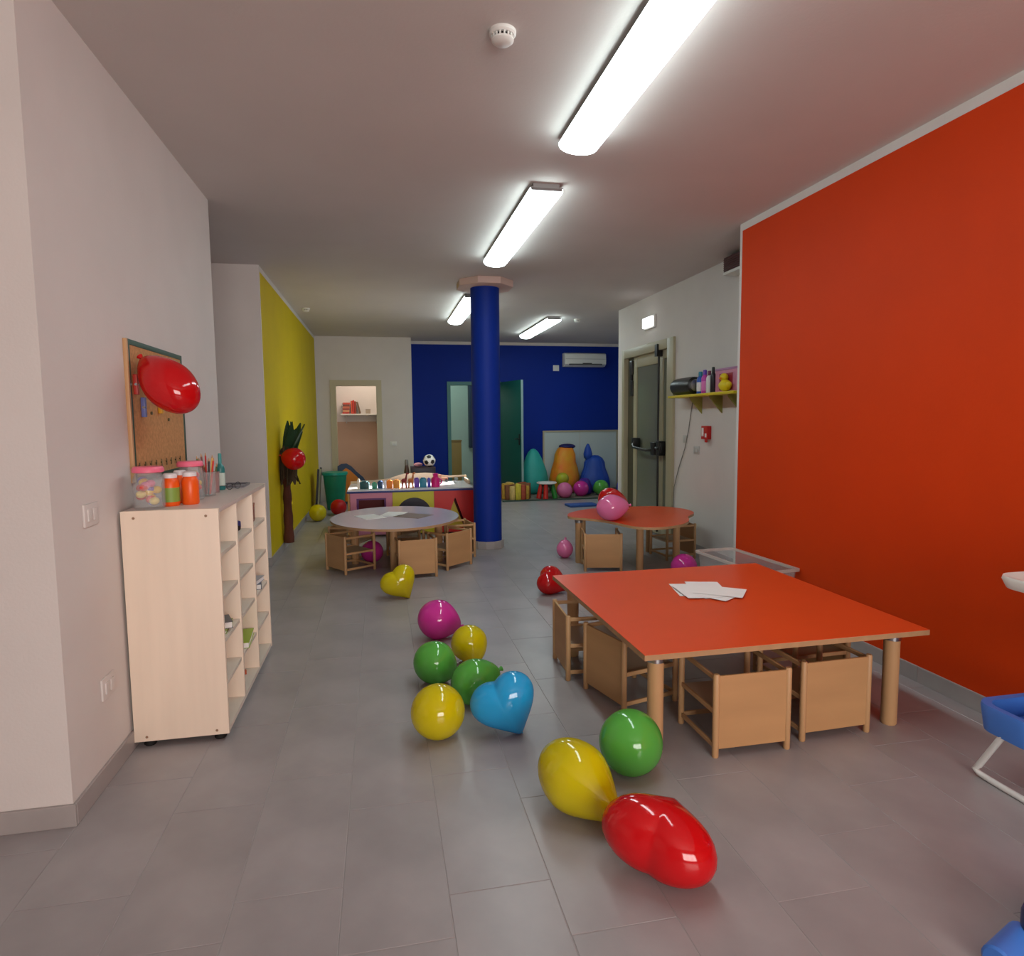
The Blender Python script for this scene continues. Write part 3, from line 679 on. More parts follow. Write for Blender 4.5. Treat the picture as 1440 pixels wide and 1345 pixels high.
# ------------------------------------------------------------------ balloons
def knot(parent, p, d, m, r=.012):
    d = Vector(d).normalized()
    M = Matrix.Translation(p) @ d.to_track_quat('Z', 'Y').to_matrix().to_4x4()
    MB().lathe([(r*.6, -.012), (r*.45, .0), (r*.75, .008), (r*1.15, .018), (r*.9, .02), (0, .012)], M, 12).build('knot', m, parent)
def pear(name, c, r, d, elong, m, label, neck=.5, group=None):
    """a latex balloon: d points at the neck, elong is length over width"""
    d = Vector(d).normalized()
    Lh = r*elong
    prof = []
    n = 22
    for k in range(n+1):
        a = PI*k/n
        z = -math.cos(a); s = math.sin(a)
        taper = 1-neck*max(0, (z+.1)/1.1)**1.7*.55
        prof.append((r*s*taper, Lh*(z + neck*.22*max(0, z)**3)))
    M = d.to_track_quat('Z', 'Y').to_matrix().to_4x4()
    o = MB().lathe(prof, M, 36).build(name, m, ang=80)
    o.location = c; tag(o, label, 'balloon', group)
    knot(o, d*(Lh*(1+neck*.22)), d, m)
    return o
def heart(c, w, h, th, up, nrm, m, label, group=None, soft=.56):
    up = Vector(up).normalized(); nrm = Vector(nrm); nrm = (nrm-up*nrm.dot(up)).normalized(); side = up.cross(nrm)
    M = Matrix((side, up, nrm)).transposed().to_4x4()
    n, q = 56, 14; v = []; f = []
    pts = []
    for k in range(n):
        t_ = 2*PI*k/n
        pts.append((11*math.sin(t_)**3+5*math.sin(t_), 13*math.cos(t_)-4.6*soft*math.cos(2*t_)-1.7*soft*math.cos(3*t_)-.7*soft*math.cos(4*t_)))
    xs = max(p[0] for p in pts); y0 = min(p[1] for p in pts); y1 = max(p[1] for p in pts)
    pts = [(p[0]/xs*w/2, ((p[1]-y0)/(y1-y0)-.5)*h) for p in pts]
    cy_ = .06*h
    for j in range(1, q):
        a = PI*j/q; s = math.sin(a)**.85; z = math.cos(a)*th/2
        v += [(x*s, cy_+(y-cy_)*s, z*(1-.25*max(0, -(y/h)*2)*s)) for x, y in pts]
    top_ = len(v); v += [(0, cy_, th/2), (0, cy_, -th/2)]
    for j in range(q-2):
        for k in range(n):
            k2 = (k+1) % n; f.append((j*n+k, j*n+k2, (j+1)*n+k2, (j+1)*n+k))
    for k in range(n):
        k2 = (k+1) % n; f.append((top_, k2, k)); f.append((top_+1, (q-2)*n+k, (q-2)*n+k2))
    o = MB().poly(v, f, M).build('heart_balloon', m, ang=80)
    o.location = c; tag(o, label, 'balloon', group)
    knot(o, up*(-h/2), -up, m)
    return o
LY, LG, LM, LR, LB, LP = latex('yellow', (224, 208, 14)), latex('green', (98, 188, 78)), latex('magenta', (224, 62, 170)), latex('red', (218, 18, 26)), latex('sky_blue', (46, 178, 236)), latex('pink', (240, 130, 184))
pear('balloon', (.331, 4.064, .133), .127, (.9, .1, -.35), 1.08, LM, 'round magenta balloon on the floor, farthest of the row')
pear('balloon', (.47, 3.622, .109), .107, (.3, -.5, -.6), 1.02, LY, 'small yellow balloon between the magenta and green balloons', .3)
pear('balloon', (.25, 3.36, .115), .113, (.8, -.2, -.5), 1.04, LG, 'green balloon behind the round yellow balloon', .3)
pear('balloon', (.425, 3.06, .114), .112, (.85, .3, .2), 1.12, LG, 'green balloon partly behind the blue heart balloon', .4)
pear('balloon', (.213, 2.758, .121), .12, (.1, .8, -.3), 1.02, LY, 'round yellow balloon at the left end of the row', .3)
pear('balloon', (.934, 2.305, .128), .127, (-.2, .9, -.3), 1.02, LG, 'green balloon in front of the square table leg', .3)
pear('balloon', (.655, 2.10, .136), .124, (.42, -.85, -.24), 1.38, LY, 'yellow pear shaped balloon behind the big red balloon', .95)
heart((.517, 2.72, .142), .30, .28, .19, RX*-.45+UX*.85-FX*.12, FX*-.8+UX*.45-RX*.25, LB, 'sky blue heart balloon on the floor')
heart((.825, 1.77, .142), .36, .28, .22, (-.66, -.75, .03), (.11, -.135, .985), LR, 'big red heart balloon, nearest to the camera', soft=.5)
heart((.117, 5.079, .126), .29, .265, .17, RX*-.5+UX*.8-FX*.1, FX*-.7+UX*.6-RX*.25, LY, 'yellow heart balloon in front of the oval table')
heart((1.34, 4.95, .105), .28, .26, .18, (-.8, .3, .35), (.1, -.5, .85), LR, 'red heart balloon on the floor behind the square table')
pear('balloon', (2.55, 5.1, .115), .115, (-.3, .8, -.2), 1.02, LM, 'magenta balloon on the floor under the wavy table', .3)
pear('balloon', (1.9, 6.1, .40-.13), .085, (.2, .5, .85), 1.1, LP, 'small pink balloon under the left end of the wavy table', .3).location = (1.80, 6.22, .093)
pear('balloon', (2.075, 5.60, TZ+.122), .122, (.9, -.1, .1), 1.2, LP, 'pink balloon lying on the wavy table', .4)
heart((2.22, 5.92, TZ+.13), .34, .30, .25, (-.9, -.1, .35), (.1, -.3, .95), LR, 'red heart balloon behind the pink one on the wavy table')
pear('balloon', (-.22, 6.90-.0, .111), .11, (.2, .9, -.2), 1.02, LM, 'magenta balloon on the floor under the oval table', .3).location = (-.12, 6.47, .111)
pear('balloon', (-.91, 9.40, .122), .121, (.2, .8, -.4), 1.04, LY, 'yellow balloon on the floor at the foot of the yellow wall', .3)
pear('balloon', (-.66, 9.95, .122), .121, (.2, .8, -.4), 1.04, LR, 'red balloon on the floor in front of the green bin', .3)
pear('balloon', (-.928, 3.155, 1.575), .108, RX*-.68+UX*.62+FX*.1, 1.48, LR, 'red balloon fixed to the cork pin board', .45)
pear('balloon', (-.93, 7.22, 1.01), .12, (-.75, .2, .2), 1.06, LR, 'red balloon hanging on the wall tree', .3)

# ------------------------------------------------------------------ wall tree
t = empty('wall_tree', (XL, 7.36, .08), 0, 'decorative dark tree fixed to the yellow wall', 'tree decoration')
BARK = mat('bark', (92, 52, 40), .8, .2, .4, 14, .5, 40, stretch=(1, 1, .2)); LEAF = mat('dark_leaf', (36, 66, 40), .6, .3, .25, 12); DRY = mat('dry_leaf', (78, 64, 48), .8, .2, .3, 14)
prof = []
for k in range(13):
    z = k*.06; prof.append((.054+.004*math.sin(k*1.7)-(.0012*k), z))
MB().lathe(prof, Matrix.Translation((.062, 0, 0)), 14).build('trunk', BARK, t)
def leaf_mesh(L, W, bend, m, name):
    n = 8; v = []; f = []
    for k in range(n+1):
        u = k/n; wd = W*math.sin(PI*min(1, u*.92+.06))**.8; z = L*u; y = bend*u*u
        v += [(-wd, y+.004, z), (0, y-.004, z), (wd, y+.004, z)]
    m0 = len(v); v += [(x, y+.006, z) for x, y, z in v]
    for k in range(n):
        for i in (0, 1):
            a = k*3+i; f.append((a, a+1, a+4, a+3)); f.append((m0+a, m0+a+3, m0+a+4, m0+a+1))
        a = k*3; f.append((a, a+3, m0+a+3, m0+a)); a = k*3+2; f.append((a, m0+a, m0+a+3, a+3))
    f.append((0, m0, m0+1, 1)); f.append((1, m0+1, m0+2, 2))
    return MB().poly(v, f).mesh(name, m)
lg = leaf_mesh(.44, .05, .07, LEAF, 'leaf'); ld = leaf_mesh(.36, .05, .05, DRY, 'dry_leaf')
rl = random.Random(4)
for k in range(14):
    o = link('leaf', lg, t); a = k*2*PI/14
    o.location = (.075+.02*math.cos(a), .03*math.sin(a), .80+.04*rl.random()); o.rotation_euler = (math.sin(a)*R(16), R(9)*math.cos(a)+.05, a+rl.random())
    o.scale = (1, 1, .85+.35*rl.random())
for k in range(16):
    o = link('dry_leaf', ld, t); a = k*2*PI/16
    o.location = (.08+.045*math.cos(a), .09*math.sin(a), .98+.1*rl.random()); o.rotation_euler = (PI+math.sin(a)*R(-7), R(4)*math.cos(a), a+rl.random())

# ------------------------------------------------------------------ play counter by the column
PX0, PX1, PY0, PY1, PZ = -.42, 1.12, 7.95, 8.86, .57
t = empty('play_counter', (PX0, PY0, 0), 0, 'low play counter with square, circle and triangle cut out panels', 'play counter')
Wd, Dp = PX1-PX0, PY1-PY0
B((0, -.015, PZ-.012), (Wd, Dp, PZ)).build('countertop', mat('counter_white', (222, 220, 226), .16, .5), t)
B((-.008, -.024, PZ-.034), (Wd+.006, -.0, PZ-.012)).build('counter_edge', mat('counter_blue_edge', (34, 60, 130), .4), t, bevel=.003)
zt = PZ-.034
MP = Matrix(((1, 0, 0, 0), (0, 0, -1, 0), (0, 1, 0, 0), (0, 0, 0, 1)))   # x,y,z -> x, -z, y : outline stands upright, thickness towards -Y
def rect_out(x0, x1, z0, z1, per):
    pts = []
    cs = [(x1, z0), (x1, z1), (x0, z1), (x0, z0)]
    for i in range(4):
        (ax, az), (bx, bz) = cs[i], cs[(i+1) % 4]
        for k in range(per): pts.append((ax+(bx-ax)*k/per, az+(bz-az)*k/per))
    return pts
PINKP = mat('panel_pink', (206, 130, 160), .45); YELP = mat('panel_yellow', (206, 196, 40), .45); REDP = mat('panel_red', (206, 20, 14), .4); NAVY = mat('panel_navy', (14, 16, 40), .4)
MB().frame(rect_out(.03, .53, .02, zt, 4), rect_out(.105, .455, .10, zt-.065, 4), 0, .022, MP).build('square_panel', PINKP, t, bevel=.002, segs=1)
MB().frame(rect_out(.105, .455, .10, zt-.065, 4), rect_out(.13, .435, .12, zt-.085, 4), .0, .012, MP).build('square_rim', mat('rim_violet', (96, 30, 110), .4), t)
n = 8; cx, cz = .79, .25
cir = lambda r: [(cx+r*math.cos(-PI/4+2*PI*k/(4*n)), cz+r*math.sin(-PI/4+2*PI*k/(4*n))) for k in range(4*n)]
MB().frame(rect_out(.535, 1.035, .02, zt, n), cir(.215), 0, .022, MP).build('circle_panel', YELP, t)
MB().frame(cir(.215), cir(.105), 0, .016, MP).build('circle_ring', NAVY, t)
MB().prism(cir(.10), -.01, .004, MP).build('circle_disc', YELP, t)
tri = [(1.44, .07), (1.30, .445), (1.16, .07)]
def tri_out(s):
    gx = sum(p[0] for p in tri)/3; gz = sum(p[1] for p in tri)/3
    T = [(gx+(x-gx)*s, gz+(z-gz)*s) for x, z in tri]
    pts = []
    cs = [T[0], T[0], T[1], T[2]]
    # start at lower right to pair with the rectangle corners
    order = [T[0], (T[1][0]+.004, T[1][1]), (T[1][0]-.004, T[1][1]), T[2]]
    for i in range(4):
        (ax, az), (bx, bz) = order[i], order[(i+1) % 4]
        for k in range(4): pts.append((ax+(bx-ax)*k/4, az+(bz-az)*k/4))
    return pts
MB().frame(rect_out(1.04, 1.535, .02, zt, 4), tri_out(1.0), 0, .022, MP).build('triangle_panel', REDP, t)
MB().prism([(1.30+(x-1.30)*.93-.02, .07+(z-.07)*.93) for x, z in tri], -.008, .006, MP).build('triangle_inset', mat('panel_mustard', (190, 160, 36), .45), t)
for x in (.015, .5325, 1.0375, 1.54): MB().cyl((x, .0, 0), (x, .0, zt), .014, seg=10).build('post', BEECH, t)
B((.02, .25, .02), (Wd-.02, .262, zt)).build('inner_panel', mat('panel_dark_red', (130, 14, 20), .5), t)
B((.12, .10, .02), (.34, .2, .30)).build('inner_block', mat('panel_olive', (160, 140, 70), .5), t)
for x in (.0, Wd-.02): B((x, .012, .02), (x+.02, Dp, PZ-.012)).build('side_panel', BEECHP, t)
# wavy back rail with an open window, returning along the right side
bp_ = []
wave = [(0, .60), (.3, .61), (.5, .625), (.62, .665), (.72, .69), (1.0, .695), (1.12, .685), (1.22, .66), (1.33, .645), (1.56, .65)]
for i in range(len(wave)-1):
    (x0, z0), (x1, z1) = wave[i], wave[i+1]
    for k in range(3): bp_.append((x0+(x1-x0)*k/3, z0+(z1-z0)*k/3))
bp_.append(wave[-1])
mb = MB()
for (x0, z0), (x1, z1) in zip(bp_, bp_[1:]):
    zb = PZ+.052 if x0 >= 1.1 else PZ
    mb.poly([(x0, Dp-.02, min(zb, z0-.015)), (x1, Dp-.02, min(zb, z1-.015)), (x1, Dp-.02, z1), (x0, Dp-.02, z0), (x0, Dp, min(zb, z0-.015)), (x1, Dp, min(zb, z1-.015)), (x1, Dp, z1), (x0, Dp, z0)],
            [(0, 1, 2, 3), (7, 6, 5, 4), (3, 2, 6, 7), (4, 5, 1, 0)])
mb.box((1.1, Dp-.02, PZ), (1.13, Dp, PZ+.06)); mb.box((1.53, Dp-.03, PZ), (1.56, Dp, .65))
RAIL = mat('rail_wood', (196, 176, 150), .45)
mb.build('back_rail', RAIL, t)
mb = MB(); mb.box((1.525, .4, PZ), (1.55, Dp-.03, .62)); mb.build('side_rail', RAIL, t, bevel=.004)
# curved orange board with a blue border, behind the counter by the store room doorway
t = empty('curved_board', (-.63, 11.2, 0), 0, 'curved orange play board with a dark blue border behind the green bin', 'play board')
zc = [(-.11, .65), (-.05, .69), (.04, .695), (.12, .645), (.20, .555), (.31, .455), (.38, .34)]
MB().prism(zc+[(.40, .0), (-.12, .0)], -.03, 0, MP).build('curved_border', mat('border_teal_blue', (36, 62, 96), .45), t)
MB().prism([(-.05, .56), (.03, .62), (.10, .575), (.21, .465), (.29, .37), (.32, .05), (-.06, .05)], .0, .006, MP).build('curved_panel', mat('panel_orange', (224, 130, 30), .45), t)

# toys on the counter
def block(x, y, w_, h_, c, nm, label, studs=True):
    t = empty('toy_block', (x, y, PZ), R(random.uniform(-8, 8)), label, 'block', 'coloured toy pots and blocks on the play counter')
    m = mat('toy_'+nm, c, .4)
    B((-w_/2, -.03, 0), (w_/2, .03, h_)).build('body', m, t, bevel=.006)
    MB().lathe([(w_*.32, h_), (w_*.32, h_+.012)], seg=14).build('stud', m, t)
for k, (x, w_, h_, c, nm) in enumerate([(-.29, .03, .12, (236, 226, 214), 'ivory'), (-.22, .11, .085, (26, 80, 84), 'petrol'), (-.10, .06, .07, (30, 140, 110), 'green'), (-.03, .06, .085, (30, 74, 120), 'blue'),
        (.03, .03, .085, (226, 224, 234), 'white'), (.085, .075, .09, (224, 90, 34), 'orange'), (.17, .08, .095, (230, 150, 50), 'amber'),
        (.42, .06, .11, (96, 44, 170), 'violet'), (.50, .085, .11, (30, 130, 160), 'turquoise'), (.575, .04, .105, (70, 60, 190), 'indigo')]):
    block(x, 8.12+.02*(k % 2), w_, h_, c, nm, nm+' toy pot on the play counter')
def giraffe(x, y, c, label):
    t = empty('toy_giraffe', (x, y, PZ), R(10), label, 'toy figure')
    m = mat('giraffe_%d' % c[0], c, .5, vary=.35, scale=60)
    for sx in (-1, 1):
        for sy in (-1, 1): MB().cyl((sx*.028, sy*.012, 0), (sx*.018, sy*.010, .08), .008, .010, 8).build('leg', m, t)
    MB().ball((0, 0, .095), .036, .02, .026, 14, 8).build('body', m, t)
    MB().cyl((.02, 0, .10), (.034, 0, .175), .014, .009, 10).build('neck', m, t)
    MB().ball((.042, 0, .182), .022, .012, .012, 12, 8).build('head', m, t)
giraffe(.262, 8.06, (150, 50, 50), 'dark red toy giraffe standing on the play counter')
giraffe(.345, 8.08, (206, 120, 60), 'orange brown toy giraffe standing on the play counter')
t = empty('toy_bottle', (.655, 8.12, PZ), 0, 'magenta toy jug at the right of the toy pots', 'toy')
MB().lathe([(.05, 0), (.054, .01), (.054, .10), (.03, .13), (.034, .165), (.03, .17)], seg=18).build('body', mat('toy_magenta', (214, 20, 120), .35), t)
MB().tube([(.05, 0, .1), (.075, 0, .09), (.075, 0, .05), (.052, 0, .03)], .008, 8).build('handle', mat('toy_magenta', (0, 0, 0)), t)
t = empty('toy_car', (.80, 8.72, PZ), R(10), 'brown wooden toy truck at the back of the play counter', 'toy')
WB = mat('toy_brown', (104, 66, 46), .5)
B((-.07, -.03, .02), (.07, .03, .06)).build('body', WB, t, bevel=.004); B((-.07, -.03, .06), (-.02, .03, .1)).build('cab', WB, t, bevel=.004)
wm = MB().lathe([(.02, -.006), (.02, .006)], Matrix.Rotation(PI/2, 4, 'X'), 12).mesh('wheel', BLACK)
for x in (-.045, .045):
    for y in (-.035, .035): o = link('wheel', wm, t); o.location = (x, y, .02)
# dark crate behind the counter with the football on it
t = empty('toy_crate', (.57, 9.25, 0), 0, 'dark crate behind the play counter, under the football', 'crate')
for z in (.06, .25, .44, .63): B((-.17, -.15, z), (.17, -.138, z+.11)).build('slat', NAVY, t, bevel=.003); B((-.17, .138, z), (.17, .15, z+.11)).build('slat', NAVY, t, bevel=.003)
for x in (-.17, .158): B((x, -.138, .02), (x+.012, .138, .74)).build('side_panel', NAVY, t)
B((-.17, -.15, .735), (.17, .15, .75)).build('lid', mat('crate_brown', (60, 40, 50), .5), t)
mb = MB(); bmesh.ops.create_icosphere(mb.bm, subdivisions=4, radius=.088)
ico = bmesh.new(); bmesh.ops.create_icosphere(ico, subdivisions=1, radius=1); dirs = [v.co.normalized() for v in ico.verts]; ico.free()
for f in mb.bm.faces:
    c = f.calc_center_median().normalized(); f.material_index = 1 if max(c.dot(d) for d in dirs) > .945 else 0
o = mb.build('football', [mat('ball_white', (226, 226, 222), .4), mat('ball_black', (20, 20, 22), .4)]); o.location = (.66, 9.2, .838); o.rotation_euler = (.4, .9, .3)
tag(o, 'black and white football on the dark crate behind the counter', 'ball')
t = empty('toy_plane', (.50, 9.2, .75), R(20), 'small pink and brown toy beside the football', 'toy')
MB().ball((0, 0, .035), .07, .03, .03, 14, 8).build('body', mat('toy_rose', (200, 140, 150), .5), t); B((-.015, -.08, .03), (.02, .08, .04)).build('wing', mat('toy_dusk', (120, 70, 90), .5), t, bevel=.003)
bottle('bottle', (.34, 9.2, .0), .042, .86, mat('jar_brown', (84, 60, 48), .4), mat('jar_grey', (110, 110, 104), .4), 'tall brown bottle standing left of the dark crate', capr=.6, caph=.09)

# green bin and leaning board
t = empty('waste_bin', (-.745, 10.6, 0), 0, 'green plastic waste bin by the yellow wall', 'bin')
GB = mat('bin_green', (20, 130, 100), .4, vary=.15, scale=4)
MB().lathe([(.13, 0), (.135, .01), (.185, .58), (.178, .58), (.128, .02), (0, .02)], seg=28).build('body', GB, t)
MB().lathe([(.186, .555), (.2, .56), (.2, .6), (.19, .605), (.178, .6)], seg=28).build('rim', mat('bin_teal', (16, 150, 130), .4), t)
t = empty('folded_easel', (-1.02, 10.45, 0), 0, 'pale board with dark edges leaning between wall and bin', 'board')
B((-.012, -.2, .02), (.012, .2, .66)).build('board', mat('board_pale', (196, 186, 150), .5), t); B((-.016, -.215, 0), (.016, -.2, .68)).build('edge_strip', NAVY, t); B((-.016, .2, 0), (.016, .215, .68)).build('edge_strip', NAVY, t)
t.rotation_euler = (0, R(5), 0)

# ------------------------------------------------------------------ store room shelf with books
t = empty('wall_shelf', (-.36, 13.1, 1.555), 0, 'white shelf with books inside the store room', 'shelf')
B((-.40, -.25, -.03), (.36, 0, 0)).build('board', OFFW, t, bevel=.003)
for x in (-.3, .28): MB().prism([(0, 0), (-.2, 0), (0, -.16)], -.008, .008, Matrix.Translation((x, 0, -.03)) @ Matrix(((0, 0, 1, 0), (1, 0, 0, 0), (0, 1, 0, 0), (0, 0, 0, 1)))).build('bracket', OFFW, t)
rb = [(176, 60, 50), (206, 150, 110), (150, 70, 60), (196, 110, 80), (120, 70, 60), (200, 80, 60)]
for k, c in enumerate(rb):
    book((-.66+.004*(k % 2), 12.98, 1.555+.036*k), 90+2*k, .16, .13, .034, mat('store_book_%d' % k, c, .5), ['bottom', 'second', 'third', 'fourth', 'fifth', 'topmost'][k]+' book of the lying stack on the store room shelf', group='books lying on the store room shelf')
for k, (x, h_, lean, c) in enumerate([(-.565, .25, 0, (206, 80, 50)), (-.53, .26, 0, (190, 50, 40)), (-.495, .24, 0, (150, 60, 40)), (-.405, .23, -14, (110, 84, 60))]):
    m = mat('upright_book_%d' % k, c, .5)
    t = empty('book', (x, 12.98, 1.555), 0, ['first', 'second', 'third', 'leaning brown'][k]+' upright book on the store room shelf', 'book', 'books standing on the store room shelf')
    B((0, -.08, 0), (.003, .08, h_)).build('cover', m, t); B((.027, -.08, 0), (.03, .08, h_)).build('cover', m, t); B((.003, -.08, 0), (.027, -.076, h_)).build('spine', m, t)
    B((.003, -.076, .003), (.027, .076, h_-.004)).build('pages', PAPER, t)
    t.rotation_euler.y = R(lean)
t = empty('small_box', (-.24, 12.98, 1.555), 0, 'small grey box at the right of the store room shelf', 'box')
B((-.045, -.05, 0), (.045, .05, .07)).build('carton', mat('carton_grey', (160, 146, 130), .5), t, bevel=.003); B((-.047, -.052, .07), (.047, .052, .085)).build('lid', mat('carton_lid', (140, 128, 116), .5), t, bevel=.003)

# side room seen through the teal doorway
t = empty('side_cupboard', (1.56, 13.9, 0), 0, 'narrow wooden cupboard in the green lit side room', 'cupboard')
OAK = mat('olive_oak', (150, 120, 60), .5, vary=.15, scale=6)
B((-.12, -.15, .04), (.12, .15, .96)).build('body', OAK, t, bevel=.003); B((-.115, -.165, .06), (.115, -.15, .93)).build('door', mat('oak_front', (160, 130, 66), .5), t, bevel=.003); B((-.13, -.17, .96), (.13, .16, .985)).build('top_board', OAK, t)
B((-.11, -.14, 0), (.11, .14, .04)).build('plinth', DARK, t)
t = empty('toy_figure', (1.53, 13.55, 0), 0, 'small pale toy on the side room floor by the cupboard', 'toy')
MB().ball((0, 0, .07), .06, .05, .07, 14, 8).build('body', PW, t); MB().ball((0, 0, .17), .045, .04, .045, 14, 8).build('head', PW, t); MB().ball((.045, 0, .08), .02, .02, .04, 10, 6).build('arm', PW, t); MB().ball((-.045, 0, .08), .02, .02, .04, 10, 6).build('arm', PW, t)
t = empty('wall_cabinet', (2.12, 14.4, .8), 0, 'tall dark blue cabinet on the side room wall', 'cabinet')
B((-.2, -.3, 0), (.3, 0, 1.45)).build('body', mat('cabinet_navy', (14, 40, 74), .5), t, bevel=.004); B((-.195, -.316, .01), (.295, -.3, 1.44)).build('door', mat('cabinet_navy_front', (16, 46, 82), .5), t, bevel=.003)

# ------------------------------------------------------------------ soft corner
t = empty('wall_mirror', (3.85, 12.19, .03), 0, 'wide low pale panel in a thin wooden frame under the air conditioner', 'panel')
FR = mat('mirror_frame_wood', (176, 166, 138), .5)
B((-.74, -.024, .02), (-.02, -.012, 1.13)).build('panel_face', mat('mirror_face', (190, 202, 200), .25, .5), t); B((-.015, -.024, .02), (.74, -.012, 1.13)).build('panel_face', mat('mirror_face', (0, 0, 0)), t)
B((-.02, -.026, .02), (-.015, -.012, 1.13)).build('seam_strip', FR, t)
B((-.77, -.04, 0), (-.74, 0, 1.16)).build('frame_rail', FR, t, bevel=.003); B((.74, -.04, 0), (.77, 0, 1.16)).build('frame_rail', FR, t, bevel=.003); B((-.74, -.04, 1.13), (.74, 0, 1.16)).build('frame_rail', FR, t, bevel=.003); B((-.74, -.04, 0), (.74, 0, .02)).build('frame_rail', FR, t, bevel=.003)
t = empty('play_mat', (3.25, 11.3, 0), 0, 'thin brownish play mat under the bean bags', 'mat')
B((-1.22, -.5, 0), (1.5, .82, .018)).build('mat_body', mat('mat_brown', (112, 104, 92), .8, vary=.2, scale=4), t, bevel=.005)
B((-1.24, -.525, 0), (1.52, -.5, .022)).build('mat_edge', mat('mat_edge_green', (50, 74, 66), .7), t)
o = simple('foam_mat', (3.16, 9.95, 0), 4, B((-.24, -.14, 0), (.24, .14, .035)), mat('foam_blue', (40, 80, 150), .6), 'flat blue foam mat on the floor in front of the play mat', 'mat', .008)
def beanbag(name, loc, rx, ry, h, m, label, knob=None, lean=0, seed=0, pointy=.6):
    rg = random.Random(seed); t = empty(name, loc, rg.random()*.4, label, 'bean bag')
    prof = [(0, 0), (.75, .0), (.95, .07), (1.0, .2), (.97, .35), (.87, .5), (.72, .65), (.55 if pointy < .8 else .68, .8), (.36 if pointy < .8 else .52, .92), (.16 if pointy < .8 else .26, .985), (0, 1)]
    seg = 28; v = []; f = []; rings = []
    for r_, z_ in prof:
        ring = []
        for k in range(seg):
            a = 2*PI*k/seg; wob = 1+.05*math.sin(3*a+seed+z_*3)+.03*math.sin(7*a+seed*2+z_*6)
            ring.append(len(v)); v.append((r_*rx*wob*math.cos(a)+lean*z_*z_*h, r_*ry*wob*math.sin(a), z_*h))
        rings.append(ring)
    for A, Bb in zip(rings, rings[1:]):
        for k in range(seg): f.append((A[k], A[(k+1) % seg], Bb[(k+1) % seg], Bb[k]))
    mb = MB().poly(v, f); bmesh.ops.remove_doubles(mb.bm, verts=mb.bm.verts, dist=1e-5); mb.build('bag', m, t, ang=80)
    mb = MB()
    for k in range(4):
        a = k*PI/2+.3
        mb.tube([(r_*rx*1.0*math.cos(a)*(1+.05*math.sin(3*a+seed+z_*3)+.03*math.sin(7*a+seed*2+z_*6))+lean*z_*z_*h, r_*ry*math.sin(a)*(1+.05*math.sin(3*a+seed+z_*3)+.03*math.sin(7*a+seed*2+z_*6)), z_*h) for r_, z_ in prof[2:-1]], .006, 6)
    mb.build('seam_piping', m, t)
    if knob:
        MB().lathe([(.03, 0), (.075, .05), (.085, .12), (.06, .22), (.025, .30), (0, .32)], Matrix.Translation((lean*h+knob, 0, h*.86)), 16).build('handle_tuft', m, t)
    return t
beanbag('bean_bag', (2.80, 11.80, .023), .27, .28, .84, mat('bag_turquoise', (40, 160, 150), .6, vary=.1, scale=3), 'turquoise bean bag beside the teal door', seed=1)
ob = beanbag('bean_bag', (3.39, 11.80, .023), .29, .28, .90, mat('bag_orange', (226, 106, 20), .6, vary=.2, scale=4, rgb2=(216, 160, 24)), 'orange and yellow bean bag in front of the pale panel', seed=2, pointy=1.0, lean=.06)
MB().ball((.09, 0, .87), .17, .15, .05, 18, 8).build('top_patch', mat('bag_indigo', (26, 26, 90), .6), ob, ang=80)
beanbag('bean_bag', (4.0, 11.76, .023), .29, .28, .70, mat('bag_blue', (20, 70, 170), .55, vary=.12, scale=3), 'blue bean bag with a pointed tuft in front of the pale panel', knob=-.14, seed=3, pointy=.95)
beanbag('bean_bag', (4.56, 11.35, .023), .25, .25, .42, mat('bag_royal', (40, 60, 190), .55), 'small royal blue cushion bag at the wall end', seed=5, pointy=.5)
beanbag('bean_bag', (3.66, 11.36, .023), .18, .11, .30, mat('bag_purple', (66, 26, 140), .55), 'small purple cushion between the orange and blue bean bags', seed=6, pointy=.9)
for c, r_, d, m, lb in [((3.17, 10.95, .158), .139, (.6, .3, -.4), LP, 'pink balloon on the play mat in front of the purple cushion'),
                        ((3.52, 11.10, .168), .142, (.5, .6, -.3), LM, 'magenta balloon on the play mat by the blue bean bag'),
                        ((3.92, 11.18, .160), .141, (-.4, .6, -.3), LG, 'green balloon on the play mat in front of the blue bean bag'),
                        ((3.235, 11.33, .315), .115, (-.3, .5, -.6), latex('lime', (190, 196, 50)), 'lime yellow balloon resting against the orange bean bag')]:
    pear('balloon', c, r_, d, 1.06, m, lb, .35)
# low toy table with a white top, red and green legs
t = empty('toy_stool', (2.84, 10.96, .023), 0, 'little stool with a white top and red and green legs', 'stool')
MB().lathe([(.16, .255), (.175, .262), (.175, .28), (.165, .285), (0, .285)], seg=28).build('seat', OFFW, t)
RL = mat('stool_red', (180, 30, 24), .4); GL = mat('stool_green', (30, 120, 40), .4)
for a, m in ((200, RL), (250, RL), (320, GL), (20, GL)):
    ca, sa = math.cos(R(a)), math.sin(R(a))
    MB().cyl((ca*.17, sa*.17, 0), (ca*.11, sa*.11, .258), .045, .038, 12).build('leg', m, t)
MB().cyl((0, 0, .20), (0, 0, .256), .12, .15, 20).build('under_ring', mat('stool_dark', (30, 50, 40), .5), t)
